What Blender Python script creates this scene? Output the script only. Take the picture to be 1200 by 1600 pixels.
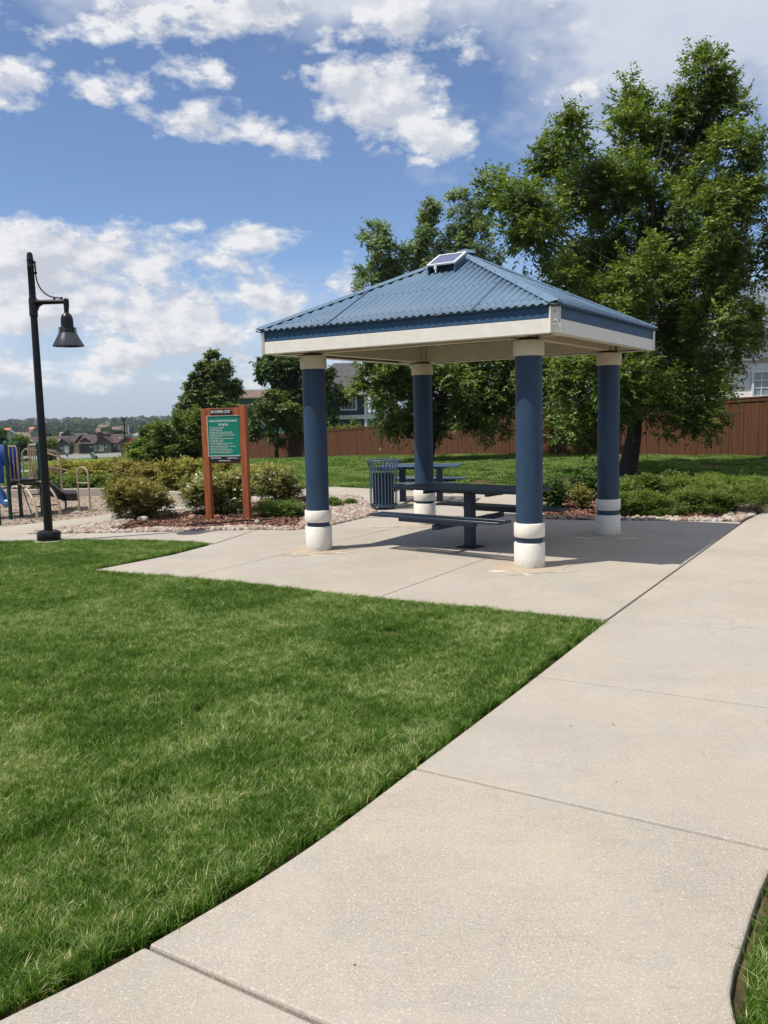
import bpy, bmesh, math, random
import numpy as np
from mathutils import Vector, Matrix
random.seed(7); rng = np.random.default_rng(7)
for o in list(bpy.data.objects): bpy.data.objects.remove(o)
SC = bpy.context.scene; COL = SC.collection
R_ = math.radians
# ------------------------------------------------------------------ camera
EYE = 1.65; FPX = 1330.0; PITCH = 0.11314614; ROLL = -0.0234929
def cam_axes():
    f = np.array([0, math.cos(PITCH), -math.sin(PITCH)]); rt = np.array([1., 0, 0]); up = np.cross(rt, f)
    c, s = math.cos(ROLL), math.sin(ROLL)
    return c*rt+s*up, -s*rt+c*up, f
RT, UP, FW = cam_axes()
cam = bpy.data.cameras.new('camera'); cam.sensor_fit = 'VERTICAL'; cam.sensor_height = 24; cam.lens = FPX/1600*24
cam.clip_start = 0.05; cam.clip_end = 9000
co = bpy.data.objects.new('camera', cam); COL.objects.link(co); SC.camera = co
co.matrix_world = Matrix(((RT[0], UP[0], -FW[0], 0), (RT[1], UP[1], -FW[1], 0), (RT[2], UP[2], -FW[2], EYE), (0, 0, 0, 1)))
def ray(px, py): return RT*((px-600)/FPX) + UP*(-(py-800)/FPX) + FW
def at(px, py, Y): d = ray(px, py); P = d*(Y/d[1]); return Vector((P[0], Y, P[2]+EYE))
def gnd(px, py, z=0.0): d = ray(px, py); t = (z-EYE)/d[2]; return (d[0]*t, d[1]*t)
# ------------------------------------------------------------------ light
SUN_EL = R_(60.5); SHD = R_(22.0)          # shadows run towards (cos SHD, sin SHD)
S = Vector((-math.cos(SHD)*math.cos(SUN_EL), -math.sin(SHD)*math.cos(SUN_EL), math.sin(SUN_EL)))
sl = bpy.data.lights.new('sun', 'SUN'); sl.energy = 4.8; sl.angle = R_(0.53); sl.color = (1, 0.93, 0.82)
so = bpy.data.objects.new('sun', sl); COL.objects.link(so)
so.rotation_euler = (-S).to_track_quat('-Z', 'Y').to_euler()
SC.view_settings.view_transform = 'Standard'; SC.view_settings.look = 'None'; SC.view_settings.exposure = 0.27; SC.view_settings.gamma = 1
SC.render.resolution_x = 768; SC.render.resolution_y = 1024
SC.render.engine = 'CYCLES'
SC.cycles.max_bounces = 4; SC.cycles.diffuse_bounces = 2; SC.cycles.glossy_bounces = 2; SC.cycles.transmission_bounces = 3; SC.cycles.transparent_max_bounces = 8; SC.cycles.volume_bounces = 0

class NT:
    """small helper for node trees"""
    def __init__(s, tree): s.t = tree; s.n = tree.nodes; s.l = tree.links
    def new(s, typ, **kw):
        n = s.n.new(typ)
        for k, v in kw.items(): setattr(n, k, v)
        return n
    def put(s, sock, v):
        if hasattr(v, 'links') or isinstance(v, bpy.types.NodeSocket): s.l.new(v, sock)
        else: sock.default_value = v
    def math(s, op, a, b=0.0, clamp=False):
        n = s.new('ShaderNodeMath', operation=op, use_clamp=clamp); s.put(n.inputs[0], a); s.put(n.inputs[1], b); return n.outputs[0]
    def mix(s, fac, a, b, blend='MIX'):
        n = s.new('ShaderNodeMix', data_type='RGBA', blend_type=blend); s.put(n.inputs[0], fac); s.put(n.inputs[6], a); s.put(n.inputs[7], b); return n.outputs[2]
    def noise(s, vec, scale, detail=4, rough=0.55, dist=0.0):
        n = s.new('ShaderNodeTexNoise'); n.inputs['Scale'].default_value = scale; n.inputs['Detail'].default_value = detail
        n.inputs['Roughness'].default_value = rough; n.inputs['Distortion'].default_value = dist
        if vec is not None: s.l.new(vec, n.inputs['Vector'])
        return n.outputs['Fac']
    def ramp(s, fac, stops):
        n = s.new('ShaderNodeValToRGB'); e = n.color_ramp.elements
        while len(e) < len(stops): e.new(0.5)
        for k, (p, c) in enumerate(stops):
            e[k].position = p; e[k].color = (*c, 1) if len(c) == 3 else c
        s.put(n.inputs[0], fac); return n.outputs[0]
    def mapr(s, v, a, b, c=0.0, d=1.0):
        n = s.new('ShaderNodeMapRange'); s.put(n.inputs[0], v)
        for k, q in zip((1, 2, 3, 4), (a, b, c, d)): n.inputs[k].default_value = q
        return n.outputs[0]
def c4(c): return (*c, 1.0) if len(c) == 3 else c

# ------------------------------------------------------------------ world: sky with clouds by direction
W = bpy.data.worlds.new('World'); SC.world = W; W.use_nodes = True
def build_world():
    t = NT(W.node_tree); t.n.clear()
    out = t.new('ShaderNodeOutputWorld'); bg = t.new('ShaderNodeBackground'); bg.inputs[1].default_value = 0.075
    sky = t.new('ShaderNodeTexSky', sky_type='NISHITA'); sky.sun_disc = False
    sky.sun_elevation = SUN_EL; sky.sun_rotation = math.atan2(S.x, S.y); sky.altitude = 1700; sky.air_density = 1.0; sky.dust_density = 0.6; sky.ozone_density = 2.0
    tc = t.new('ShaderNodeTexCoord'); g = tc.outputs['Generated']
    sp = t.new('ShaderNodeSeparateXYZ'); t.l.new(g, sp.inputs[0])
    az = t.math('ARCTAN2', sp.outputs[0], sp.outputs[1]); el = t.math('ARCSINE', sp.outputs[2])
    # stretched direction coordinates for cloud structure
    cm = t.new('ShaderNodeCombineXYZ'); t.put(cm.inputs[0], t.math('MULTIPLY', az, 1.0)); t.put(cm.inputs[1], t.math('MULTIPLY', el, 1.7)); 
    n1 = t.noise(cm.outputs[0], 11.0, 8, 0.60, 0.0); n2 = t.noise(cm.outputs[0], 3.2, 5, 0.64, 0.0)
    sh = t.new('ShaderNodeVectorMath', operation='ADD'); t.l.new(cm.outputs[0], sh.inputs[0]); sh.inputs[1].default_value = (-0.012, 0.02, 0)
    n1s = t.noise(sh.outputs[0], 11.0, 5, 0.58, 0.0)
    def A(px, py):
        d = ray(px, py); d = d/np.linalg.norm(d); return math.atan2(d[0], d[1]), math.asin(d[2])
    mask = None
    cm0 = t.new('ShaderNodeCombineXYZ'); t.put(cm0.inputs[0], az); t.put(cm0.inputs[1], el)
    def blob(px, py, rx, ry, w, tilt=0.0):
        nonlocal mask
        a, e = A(px, py); ra, re = rx/FPX, ry/FPX
        w_ = t.new('ShaderNodeMapping'); w_.vector_type = 'POINT'; t.l.new(cm0.outputs[0], w_.inputs[0])
        k_ = .80; w_.inputs['Scale'].default_value = (1/ra*k_, 1/re*k_, 1); w_.inputs['Location'].default_value = (-a/ra*k_, -e/re*k_, 0)
        L2 = t.new('ShaderNodeVectorMath', operation='DOT_PRODUCT'); t.l.new(w_.outputs[0], L2.inputs[0]); t.l.new(w_.outputs[0], L2.inputs[1])
        g_ = t.math('MULTIPLY_ADD', L2.outputs['Value'], -w); g_.node.inputs[2].default_value = w
        mask = g_ if mask is None else t.math('MAXIMUM', mask, g_)
    for b in CLOUDS: blob(*b)
    # elsewhere on the sky dome: broken cloud as well
    mask = t.math('MAXIMUM', mask, 0.04)
    far = t.math('MULTIPLY', t.mapr(t.math('ABSOLUTE', az), 0.6, 1.1), t.mapr(n2, 0.42, 0.62))
    mask = t.math('MAXIMUM', mask, t.math('MULTIPLY', far, 0.8))
    puff = t.math('ADD', mask, t.math('MULTIPLY', t.math('SUBTRACT', n1, 0.5), 2.5))
    puff = t.math('ADD', puff, t.math('MULTIPLY', t.math('SUBTRACT', t.noise(cm.outputs[0], 42.0, 4, .62), 0.5), .55)); puff = t.mapr(puff, 0.33, 0.70)
    # thin veil: upper right and towards the horizon
    a0, e0 = A(1000, 60)
    veil_r = t.math('MULTIPLY', t.mapr(az, A(560, 60)[0], A(1000, 60)[0]), t.mapr(el, A(900, 420)[1], A(900, 120)[1]))
    top = t.math('MULTIPLY', t.mapr(el, A(300, 110)[1], A(300, -30)[1]), t.mapr(az, A(-100, 60)[0], A(250, 60)[0]))
    veil = t.math('MAXIMUM', t.math('MULTIPLY', veil_r, 1.15), t.math('MULTIPLY', top, 1.3))
    veil = t.math('ADD', veil, t.math('MULTIPLY', t.math('SUBTRACT', n2, 0.5), 2.3)); veil = t.mapr(veil, 0.30, 0.95, 0, 0.92)
    veil = t.math('MULTIPLY', veil, t.mapr(el, A(900, 430)[1], A(900, 260)[1]))
    low = t.mapr(el, A(200, 640)[1], A(200, 400)[1], 0.92, 0.05)
    low = t.math('MULTIPLY', low, t.mapr(n2, 0.15, 0.55, 0.75, 1.0))
    cov = t.math('MAXIMUM', puff, t.math('MAXIMUM', veil, low))
    cov = t.math('MULTIPLY', cov, t.mapr(el, -0.02, 0.0), clamp=True)
    # cloud tone: lit tops, greyer bodies
    lit = t.mapr(t.math('SUBTRACT', n1, n1s), -0.07, 0.08)
    dens = t.mapr(puff, 0.55, 1.0)
    tone = t.math('ADD', t.math('MULTIPLY', lit, 0.75), t.math('MULTIPLY', n1, 0.2), clamp=True)
    cc = t.mix(tone, (5.9, 6.4, 7.4, 1), (9.9, 9.9, 10.1, 1))
    veilc = t.mix(t.mapr(n2, 0.35, 0.7), (6.3, 7.0, 8.3, 1), (8.6, 8.9, 9.5, 1))
    lowc = t.mix(t.mapr(el, 0.0, 0.12), (4.8, 5.6, 7.1, 1), (6.6, 7.1, 8.2, 1))
    cc = t.mix(t.math('MULTIPLY', puff, 1.0, clamp=True), t.mix(t.mapr(el, 0.12, 0.22), lowc, veilc), cc)
    base = t.mix(1.0, sky.outputs[0], SKYTINT, 'MULTIPLY')
    fin = t.mix(cov, base, cc)
    t.l.new(fin, bg.inputs[0]); t.l.new(bg.outputs[0], out.inputs[0])
SKYTINT = (1.22, 1.34, 1.50, 1)
CLOUDS = [(165, 128, 62, 36, .62), (20, 140, 52, 42, .62, .3), (345, 198, 105, 40, .66, .25), (320, 108, 75, 30, .5), (600, 165, 110, 75, .86), (660, 215, 95, 45, .70),
          (480, 222, 70, 30, .55), (590, 120, 90, 45, .6), (130, 400, 260, 60, .78), (80, 470, 260, 90, .85), (300, 490, 220, 80, .75), (395, 372, 85, 26, .66), (285, 355, 45, 18, .55),
          (540, 435, 34, 40, .66), (200, 560, 380, 60, .66), (215, 178, 40, 16, .5), (445, 120, 50, 20, .42), (40, 95, 60, 14, .42), (40, 30, 140, 35, .5), (330, 15, 330, 52, .72), (700, 25, 200, 55, .60), (420, 505, 60, 40, .55), (780, 80, 90, 40, .50), (880, 150, 120, 50, .45)]
build_world()
W.cycles.sampling_method = 'MANUAL'; W.cycles.sample_map_resolution = 256

# ------------------------------------------------------------------ materials
MATS = {}
def mat(name, col, rough=0.6, col2=None, nscale=6.0, bump=0.0, bscale=60.0, spec=0.4, metal=0.0, ndetail=5, coat=0.0, nlo=.35, nhi=.65, stretch=None):
    if name in MATS: return MATS[name]
    m = bpy.data.materials.new(name); m.use_nodes = True; t = NT(m.node_tree); b = t.n['Principled BSDF']
    geo = t.new('ShaderNodeNewGeometry'); tc = t.new('ShaderNodeTexCoord'); vec = tc.outputs['Object']
    if stretch:
        mp = t.new('ShaderNodeMapping'); mp.inputs['Scale'].default_value = stretch; t.l.new(vec, mp.inputs[0]); vec = mp.outputs[0]
    b.inputs['Roughness'].default_value = rough; b.inputs['Specular IOR Level'].default_value = spec; b.inputs['Metallic'].default_value = metal
    b.inputs['Coat Weight'].default_value = coat
    if col2 is not None:
        f = t.mapr(t.noise(vec, nscale, ndetail, 0.6), nlo, nhi); t.put(b.inputs['Base Color'], t.mix(f, c4(col), c4(col2)))
    else: b.inputs['Base Color'].default_value = c4(col)
    if bump:
        bn = t.new('ShaderNodeBump'); bn.inputs['Strength'].default_value = bump; bn.inputs['Distance'].default_value = 0.01
        t.put(bn.inputs['Height'], t.noise(vec, bscale, 4, .6)); t.l.new(bn.outputs[0], b.inputs['Normal'])
    MATS[name] = m; return m
def concrete_mat(name, c1, c2, c3):
    m = bpy.data.materials.new(name); m.use_nodes = True; t = NT(m.node_tree); b = t.n['Principled BSDF']
    g = t.new('ShaderNodeNewGeometry').outputs['Position']
    base = t.mix(t.mapr(t.noise(g, 1.3, 5, .6), .35, .65), c4(c1), c4(c2))
    base = t.mix(t.mapr(t.noise(g, 0.7, 6, .7, .6), .5, .72, 0, .55), base, c4(c3))
    mid = t.noise(g, 14, 6, .7, .4); base = t.mix(t.mapr(mid, .44, .66, 0, .48), base, (.29, .275, .25, 1))
    base = t.mix(t.mapr(t.noise(g, .9, 4, .6, .4), .42, .66, 0, .55), base, (c1[0]*1.05, c1[1]*.975, c1[2]*.93, 1))
    base = t.mix(t.mapr(t.noise(g, .55, 4, .6, .9), .48, .68, 0, .6), base, (c1[0]*.96, c1[1]*1.03, c1[2]*1.14, 1))
    worn = t.mapr(t.noise(g, 1.1, 4, .7, .5), .40, .62, .35, 1.0)
    sp = t.noise(g, 130, 3, .75); base = t.mix(t.math('MULTIPLY', t.mapr(sp, .50, .64, 0, .85), worn), base, (.19, .18, .16, 1))
    sp3 = t.noise(g, 62, 4, .8, .6); base = t.mix(t.math('MULTIPLY', t.mapr(sp3, .53, .66, 0, .65), t.mapr(worn, .5, 1)), base, (.20, .19, .17, 1))
    sp2 = t.noise(g, 95, 3, .75, .2); base = t.mix(t.mapr(sp2, .56, .70, 0, .65), base, (.68, .62, .54, 1))
    pit = t.noise(g, 38, 5, .8, .5); base = t.mix(t.mapr(pit, .56, .70, 0, .5), base, (.21, .19, .165, 1))
    wv = t.new('ShaderNodeTexVoronoi', feature='DISTANCE_TO_EDGE'); wv.inputs['Scale'].default_value = .42
    wn = t.new('ShaderNodeTexNoise'); wn.inputs['Scale'].default_value = 1.6; wn.inputs['Detail'].default_value = 6; t.l.new(g, wn.inputs['Vector'])
    wa = t.new('ShaderNodeVectorMath', operation='MULTIPLY_ADD'); t.l.new(wn.outputs['Color'], wa.inputs[0]); wa.inputs[1].default_value = (1.1, 1.1, 0); t.l.new(g, wa.inputs[2]); t.l.new(wa.outputs[0], wv.inputs['Vector'])
    crack = t.math('MULTIPLY', t.mapr(wv.outputs['Distance'], .0, .004, 1, 0), t.mapr(t.noise(g, .5, 2, .5), .52, .60, 0, .35)); base = t.mix(crack, base, (.16, .145, .125, 1))
    smear = t.new('ShaderNodeMapping'); smear.inputs['Rotation'].default_value = (0, 0, .62); smear.inputs['Scale'].default_value = (.6, 5, 1); t.l.new(g, smear.inputs[0])
    base = t.mix(t.mapr(t.noise(smear.outputs[0], 1.7, 6, .75, .3), .54, .72, 0, .32), base, (.25, .235, .215, 1))
    oi = t.new('ShaderNodeNewGeometry').outputs['Random Per Island']; base = t.mix(t.mapr(oi, 0, 1, 0, .22), base, (.33, .315, .29, 1))
    rust = t.noise(g, 2.3, 5, .7, 1.0); base = t.mix(t.mapr(rust, .66, .78, 0, .28), base, (.50, .33, .22, 1))
    t.put(b.inputs['Base Color'], base); b.inputs['Roughness'].default_value = .9; b.inputs['Specular IOR Level'].default_value = .15
    bn = t.new('ShaderNodeBump'); bn.inputs['Strength'].default_value = .5; bn.inputs['Distance'].default_value = .004
    t.put(bn.inputs['Height'], t.math('ADD', t.noise(g, 160, 3, .7), t.math('MULTIPLY', t.noise(g, 30, 4, .6), 1.2))); t.l.new(bn.outputs[0], b.inputs['Normal'])
    return m
M_CONC = concrete_mat('concrete', (.395, .350, .291), (.333, .304, .261), (.460, .425, .372))
M_CONC2 = concrete_mat('concrete_patch', (.42, .335, .24), (.37, .31, .235), (.46, .385, .30))
M_WHITE = mat('white_paint', (.72, .69, .62), .5, (.66, .63, .56), 9, .08, 40)
def collar_mat():
    m = bpy.data.materials.new('white_collar_paint'); m.use_nodes = True; t = NT(m.node_tree); b = t.n['Principled BSDF']
    g = t.new('ShaderNodeTexCoord').outputs['Object']; sp = t.new('ShaderNodeSeparateXYZ'); t.l.new(g, sp.inputs[0])
    base = t.mix(t.mapr(t.noise(g, 7, 5, .7), .4, .7), (.72, .69, .62, 1), (.63, .595, .52, 1))
    splash = t.math('MULTIPLY', t.mapr(sp.outputs[2], .02, .10, 1, 0), t.mapr(t.noise(g, 30, 5, .75), .35, .65)); base = t.mix(t.math('MULTIPLY', splash, .6), base, (.30, .22, .15, 1))
    base = t.mix(t.mapr(t.noise(g, 28, 5, .8, .8), .66, .73, 0, .7), base, (.16, .13, .10, 1))
    t.put(b.inputs['Base Color'], base); b.inputs['Roughness'].default_value = .6
    bn = t.new('ShaderNodeBump'); bn.inputs['Strength'].default_value = .25; bn.inputs['Distance'].default_value = .006; t.put(bn.inputs['Height'], t.noise(g, 40, 4, .6)); t.l.new(bn.outputs[0], b.inputs['Normal']); return m
M_COLLAR = collar_mat()
M_BEIGE = mat('beige_paint', (.66, .57, .40), .5, (.60, .52, .36), 6)
def scuffed(name, c, cd):
    m = bpy.data.materials.new(name); m.use_nodes = True; t = NT(m.node_tree); b = t.n['Principled BSDF']
    g = t.new('ShaderNodeTexCoord').outputs['Object']
    base = t.mix(t.mapr(t.noise(g, 3, 5, .7), .35, .7), c4(c), c4(cd))
    base = t.mix(t.mapr(t.noise(g, 16, 6, .8, 1.5), .62, .70, 0, .6), base, (.015, .022, .03, 1))
    base = t.mix(t.mapr(t.noise(g, 60, 3, .8), .70, .76, 0, .35), base, (.14, .22, .32, 1))
    t.put(b.inputs['Base Color'], base); t.put(b.inputs['Roughness'], t.mapr(t.noise(g, 8, 4, .6), .3, .7, .38, .6)); b.inputs['Specular IOR Level'].default_value = .4
    bn = t.new('ShaderNodeBump'); bn.inputs['Strength'].default_value = .12; bn.inputs['Distance'].default_value = .01
    t.put(bn.inputs['Height'], t.noise(g, 26, 3, .5)); t.l.new(bn.outputs[0], b.inputs['Normal'])
    return m
M_PIPE = scuffed('blue_painted_pipe', (.022, .050, .095), (.016, .038, .075))
M_NAVY = mat('navy_coating', (.018, .032, .058), .42, (.014, .026, .048), 8, .05, 60)
M_FASC = mat('blue_fascia_paint', (.035, .085, .155), .55, (.028, .072, .135), 5, spec=.25)
M_ROOF = mat('blue_roof_metal', (.088, .148, .225), .6, (.11, .175, .255), 1.6, 0, spec=.25, stretch=(1, 1, 1))
M_RSLAT = mat('slate_blue_steel', (.050, .10, .16), .45, (.04, .08, .135), 8)
M_BLACK = mat('black_gloss_paint', (.006, .0065, .007), .36, spec=.35)
M_GREY = mat('grey_metal', (.30, .30, .31), .35, metal=.7)
M_BOLT = mat('painted_bolt', (.50, .47, .41), .4)
M_DKB = mat('dark_void', (.012, .012, .014), .8)
M_WOOD = mat('stained_cedar', (.34, .098, .032), .65, (.22, .055, .018), 5, .25, 30, stretch=(6, 6, .6))
M_SIGNG = mat('sign_green', (.0, .175, .115), .45)
M_SIGNK = mat('sign_black', (.012, .012, .014), .45)
M_SIGNW = mat('sign_lettering', (.78, .80, .78), .5)
M_FENCE = mat('brown_fence_stain', (.118, .056, .032), .9, (.078, .037, .021), 2.2, .2, 20, spec=.08, stretch=(5, 5, .5))
M_BARK = mat('bark', (.050, .038, .030), .9, (.026, .020, .016), 5, .8, 9, stretch=(5, 5, 1))
M_SOIL = mat('soil', (.075, .055, .035), 1, (.13, .10, .065), 9, .6, 40)
M_ASPH = mat('asphalt', (.17, .165, .165), .9, (.22, .21, .21), .8, .2, 60)
M_GLASS = mat('window_glass', (.04, .05, .065), .08, spec=.8)
M_HGLASS = mat('far_window_glass', (.25, .29, .33), .15, spec=.7)
M_TRIM = mat('white_trim', (.72, .72, .70), .5)
M_TAN = mat('tan_rail_coating', (.36, .28, .20), .5)
M_PGREEN = mat('green_post_paint', (.004, .035, .022), .35)
M_PLAYB = mat('blue_play_plastic', (.008, .06, .36), .32, spec=.5)
M_PLAYL = mat('light_blue_play_plastic', (.05, .17, .45), .4)
M_DECK = mat('brown_black_deck_coating', (.016, .012, .011), .6, (.024, .018, .016), 20)
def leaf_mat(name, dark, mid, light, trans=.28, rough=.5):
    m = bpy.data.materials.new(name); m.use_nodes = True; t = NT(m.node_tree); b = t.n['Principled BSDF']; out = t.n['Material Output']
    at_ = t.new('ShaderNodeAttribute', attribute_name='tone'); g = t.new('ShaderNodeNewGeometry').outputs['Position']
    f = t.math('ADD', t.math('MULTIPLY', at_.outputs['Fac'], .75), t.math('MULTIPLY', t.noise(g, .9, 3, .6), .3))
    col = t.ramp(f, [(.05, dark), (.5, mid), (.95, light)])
    t.put(b.inputs['Base Color'], col); b.inputs['Roughness'].default_value = rough; b.inputs['Specular IOR Level'].default_value = .35 if rough < .9 else .02
    tr = t.new('ShaderNodeBsdfTranslucent'); t.put(tr.inputs[0], t.mix(1.0, col, (1.5, 1.6, .6, 1), 'MULTIPLY'))
    mx = t.new('ShaderNodeMixShader'); mx.inputs[0].default_value = trans; t.l.new(b.outputs[0], mx.inputs[1]); t.l.new(tr.outputs[0], mx.inputs[2]); t.l.new(mx.outputs[0], out.inputs[0])
    return m
L_ASH = leaf_mat('ash_leaves', (.032, .060, .011), (.112, .170, .030), (.28, .345, .085))
L_COT = leaf_mat('cottonwood_leaves', (.07, .11, .045), (.16, .22, .095), (.30, .36, .18))
L_DARK = leaf_mat('dark_leaves', (.018, .040, .012), (.050, .092, .022), (.12, .18, .045))
L_MID = leaf_mat('mid_leaves', (.035, .062, .012), (.085, .13, .022), (.18, .22, .05))
L_LITE = leaf_mat('light_leaves', (.06, .11, .012), (.13, .20, .03), (.22, .28, .06))
L_SPIR = leaf_mat('spirea_leaves', (.07, .09, .018), (.205, .21, .042), (.46, .37, .10))
L_RUST = leaf_mat('rusty_leaves', (.045, .060, .012), (.16, .155, .035), (.38, .29, .09))
L_POT = leaf_mat('potentilla_leaves', (.06, .080, .020), (.19, .205, .055), (.40, .37, .15))
L_FLOW = leaf_mat('white_petals', (.55, .55, .48), (.7, .7, .64), (.8, .8, .74), .1)
L_JUN = leaf_mat('juniper_needles', (.030, .060, .008), (.085, .14, .014), (.19, .25, .03), .1)
L_FAR = leaf_mat('far_leaves', (.014, .032, .013), (.036, .062, .026), (.15, .16, .05), .03, 1.0)
def grass_mat(name, bright=1.0):
    m = bpy.data.materials.new(name); m.use_nodes = True; t = NT(m.node_tree); b = t.n['Principled BSDF']; out = t.n['Material Output']
    a = t.new('ShaderNodeAttribute', attribute_name='tone'); g = t.new('ShaderNodeNewGeometry').outputs['Position']
    big = t.mapr(t.noise(g, .9, 5, .65, .6), .38, .62); fine = t.mapr(t.noise(g, 3.2, 4, .65, .3), .35, .68)
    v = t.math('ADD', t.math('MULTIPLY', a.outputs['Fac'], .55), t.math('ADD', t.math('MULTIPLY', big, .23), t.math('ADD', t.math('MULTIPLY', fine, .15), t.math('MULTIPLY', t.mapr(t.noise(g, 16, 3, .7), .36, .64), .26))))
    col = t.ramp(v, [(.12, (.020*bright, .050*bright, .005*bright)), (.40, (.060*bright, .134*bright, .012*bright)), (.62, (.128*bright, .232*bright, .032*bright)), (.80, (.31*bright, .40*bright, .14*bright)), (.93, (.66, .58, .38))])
    t.put(b.inputs['Base Color'], col); b.inputs['Roughness'].default_value = .55; b.inputs['Specular IOR Level'].default_value = .2
    tr = t.new('ShaderNodeBsdfTranslucent'); t.put(tr.inputs[0], t.mix(1.0, col, (1.3, 1.5, .5, 1), 'MULTIPLY'))
    mx = t.new('ShaderNodeMixShader'); mx.inputs[0].default_value = .3; t.l.new(b.outputs[0], mx.inputs[1]); t.l.new(tr.outputs[0], mx.inputs[2]); t.l.new(mx.outputs[0], out.inputs[0])
    return m
M_GRASS = grass_mat('grass_blades')

# ------------------------------------------------------------------ mesh helpers
def tag(o, label=None, cat=None, group=None, kind=None):
    if label: o['label'] = label
    if cat: o['category'] = cat
    if group: o['group'] = group
    if kind: o['kind'] = kind
    return o
def link(o, parent=None):
    COL.objects.link(o)
    if parent: o.parent = parent
    return o
def empty(name, loc, rz=0.0, **kw):
    o = bpy.data.objects.new(name, None); o.empty_display_size = .2; o.location = loc; o.rotation_euler = (0, 0, rz); link(o); tag(o, **kw); return o
def copy_tree(o, parent=None):
    c = o.copy(); COL.objects.link(c); c.parent = parent
    for ch in [x for x in bpy.data.objects if x.parent == o]: copy_tree(ch, c)
    return c
class MB:
    def __init__(s): s.v = []; s.f = []
    def add(s, vs, fs):
        n = len(s.v); s.v += [tuple(v) for v in vs]; s.f += [tuple(i+n for i in f) for f in fs]; return s
    def box(s, c, d, rot=None, taper=1.0):
        c = Vector(c); h = Vector(d)/2; vs = []
        for z in (-1, 1):
            k = taper if z > 0 else 1.0
            for x, y in ((-1, -1), (1, -1), (1, 1), (-1, 1)):
                p = Vector((x*h.x*k, y*h.y*k, z*h.z))
                if rot is not None: p = rot @ p
                vs.append(c+p)
        return s.add(vs, [(3, 2, 1, 0), (4, 5, 6, 7), (0, 1, 5, 4), (1, 2, 6, 5), (2, 3, 7, 6), (3, 0, 4, 7)])
    def tube(s, pts, rad, seg=12, caps=True, rz=None):
        pts = [Vector(p) for p in pts]; n = len(pts)
        rad = rad if hasattr(rad, '__len__') else [rad]*n; vs = []; prev = None
        for i, p in enumerate(pts):
            d = (pts[min(i+1, n-1)]-pts[max(i-1, 0)]).normalized()
            if prev is None: a = d.orthogonal().normalized()
            else: a = (prev - d*prev.dot(d)).normalized()
            prev = a; b = d.cross(a)
            for k in range(seg):
                t = 2*math.pi*k/seg; vs.append(p+(a*math.cos(t)+b*math.sin(t))*rad[i])
        fs = [(i*seg+k, i*seg+(k+1) % seg, (i+1)*seg+(k+1) % seg, (i+1)*seg+k) for i in range(n-1) for k in range(seg)]
        if caps: fs += [tuple(reversed(range(seg))), tuple(range((n-1)*seg, n*seg))]
        return s.add(vs, fs)
    def lathe(s, prof, seg=32, c=(0, 0, 0), caps=True):
        n = len(prof); vs = [(c[0]+r*math.cos(2*math.pi*k/seg), c[1]+r*math.sin(2*math.pi*k/seg), c[2]+z) for r, z in prof for k in range(seg)]
        fs = [(i*seg+k, i*seg+(k+1) % seg, (i+1)*seg+(k+1) % seg, (i+1)*seg+k) for i in range(n-1) for k in range(seg)]
        if caps: fs += [tuple(reversed(range(seg))), tuple(range((n-1)*seg, n*seg))]
        return s.add(vs, fs)
    def prism(s, poly, z0, z1):
        n = len(poly); vs = [(x, y, z0) for x, y in poly]+[(x, y, z1) for x, y in poly]
        return s.add(vs, [tuple(reversed(range(n))), tuple(range(n, 2*n))]+[(i, (i+1) % n, n+(i+1) % n, n+i) for i in range(n)])
    def build(s, name, m, parent=None, smooth=35, bevel=0.0, loc=None):
        me = bpy.data.meshes.new(name); me.from_pydata(s.v, [], s.f); me.validate(); 
        if m: me.materials.append(m)
        bm = bmesh.new(); bm.from_mesh(me); bmesh.ops.recalc_face_normals(bm, faces=bm.faces); bm.to_mesh(me); bm.free()
        if smooth:
            me.polygons.foreach_set('use_smooth', [True]*len(me.polygons)); me.set_sharp_from_angle(angle=R_(smooth))
        o = bpy.data.objects.new(name, me); link(o, parent)
        if loc is not None: o.location = loc
        if bevel:
            b = o.modifiers.new('bevel', 'BEVEL'); b.width = bevel; b.segments = 2; b.limit_method = 'ANGLE'; b.angle_limit = R_(40)
        return o
def np_mesh(name, V, F, m, parent=None, tone=None, smooth=False, mat_idx=None):
    me = bpy.data.meshes.new(name); nv, nf = len(V), len(F); k = F.shape[1]
    me.vertices.add(nv); me.vertices.foreach_set('co', V.astype(np.float32).ravel())
    me.loops.add(nf*k); me.loops.foreach_set('vertex_index', F.astype(np.int32).ravel())
    me.polygons.add(nf); me.polygons.foreach_set('loop_start', np.arange(0, nf*k, k, dtype=np.int32)); me.polygons.foreach_set('loop_total', np.full(nf, k, dtype=np.int32))
    for q in (m if isinstance(m, list) else [m]): me.materials.append(q)
    if mat_idx is not None: me.polygons.foreach_set('material_index', mat_idx.astype(np.int32))
    me.update(calc_edges=True)
    if smooth: me.polygons.foreach_set('use_smooth', [True]*nf)
    if tone is not None:
        a = me.attributes.new('tone', 'FLOAT', 'POINT'); a.data.foreach_set('value', tone.astype(np.float32))
    o = bpy.data.objects.new(name, me)
    if parent != 'nolink': link(o, parent)
    return o
def unit(a): return a/np.maximum(np.linalg.norm(a, axis=-1, keepdims=True), 1e-9)

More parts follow.
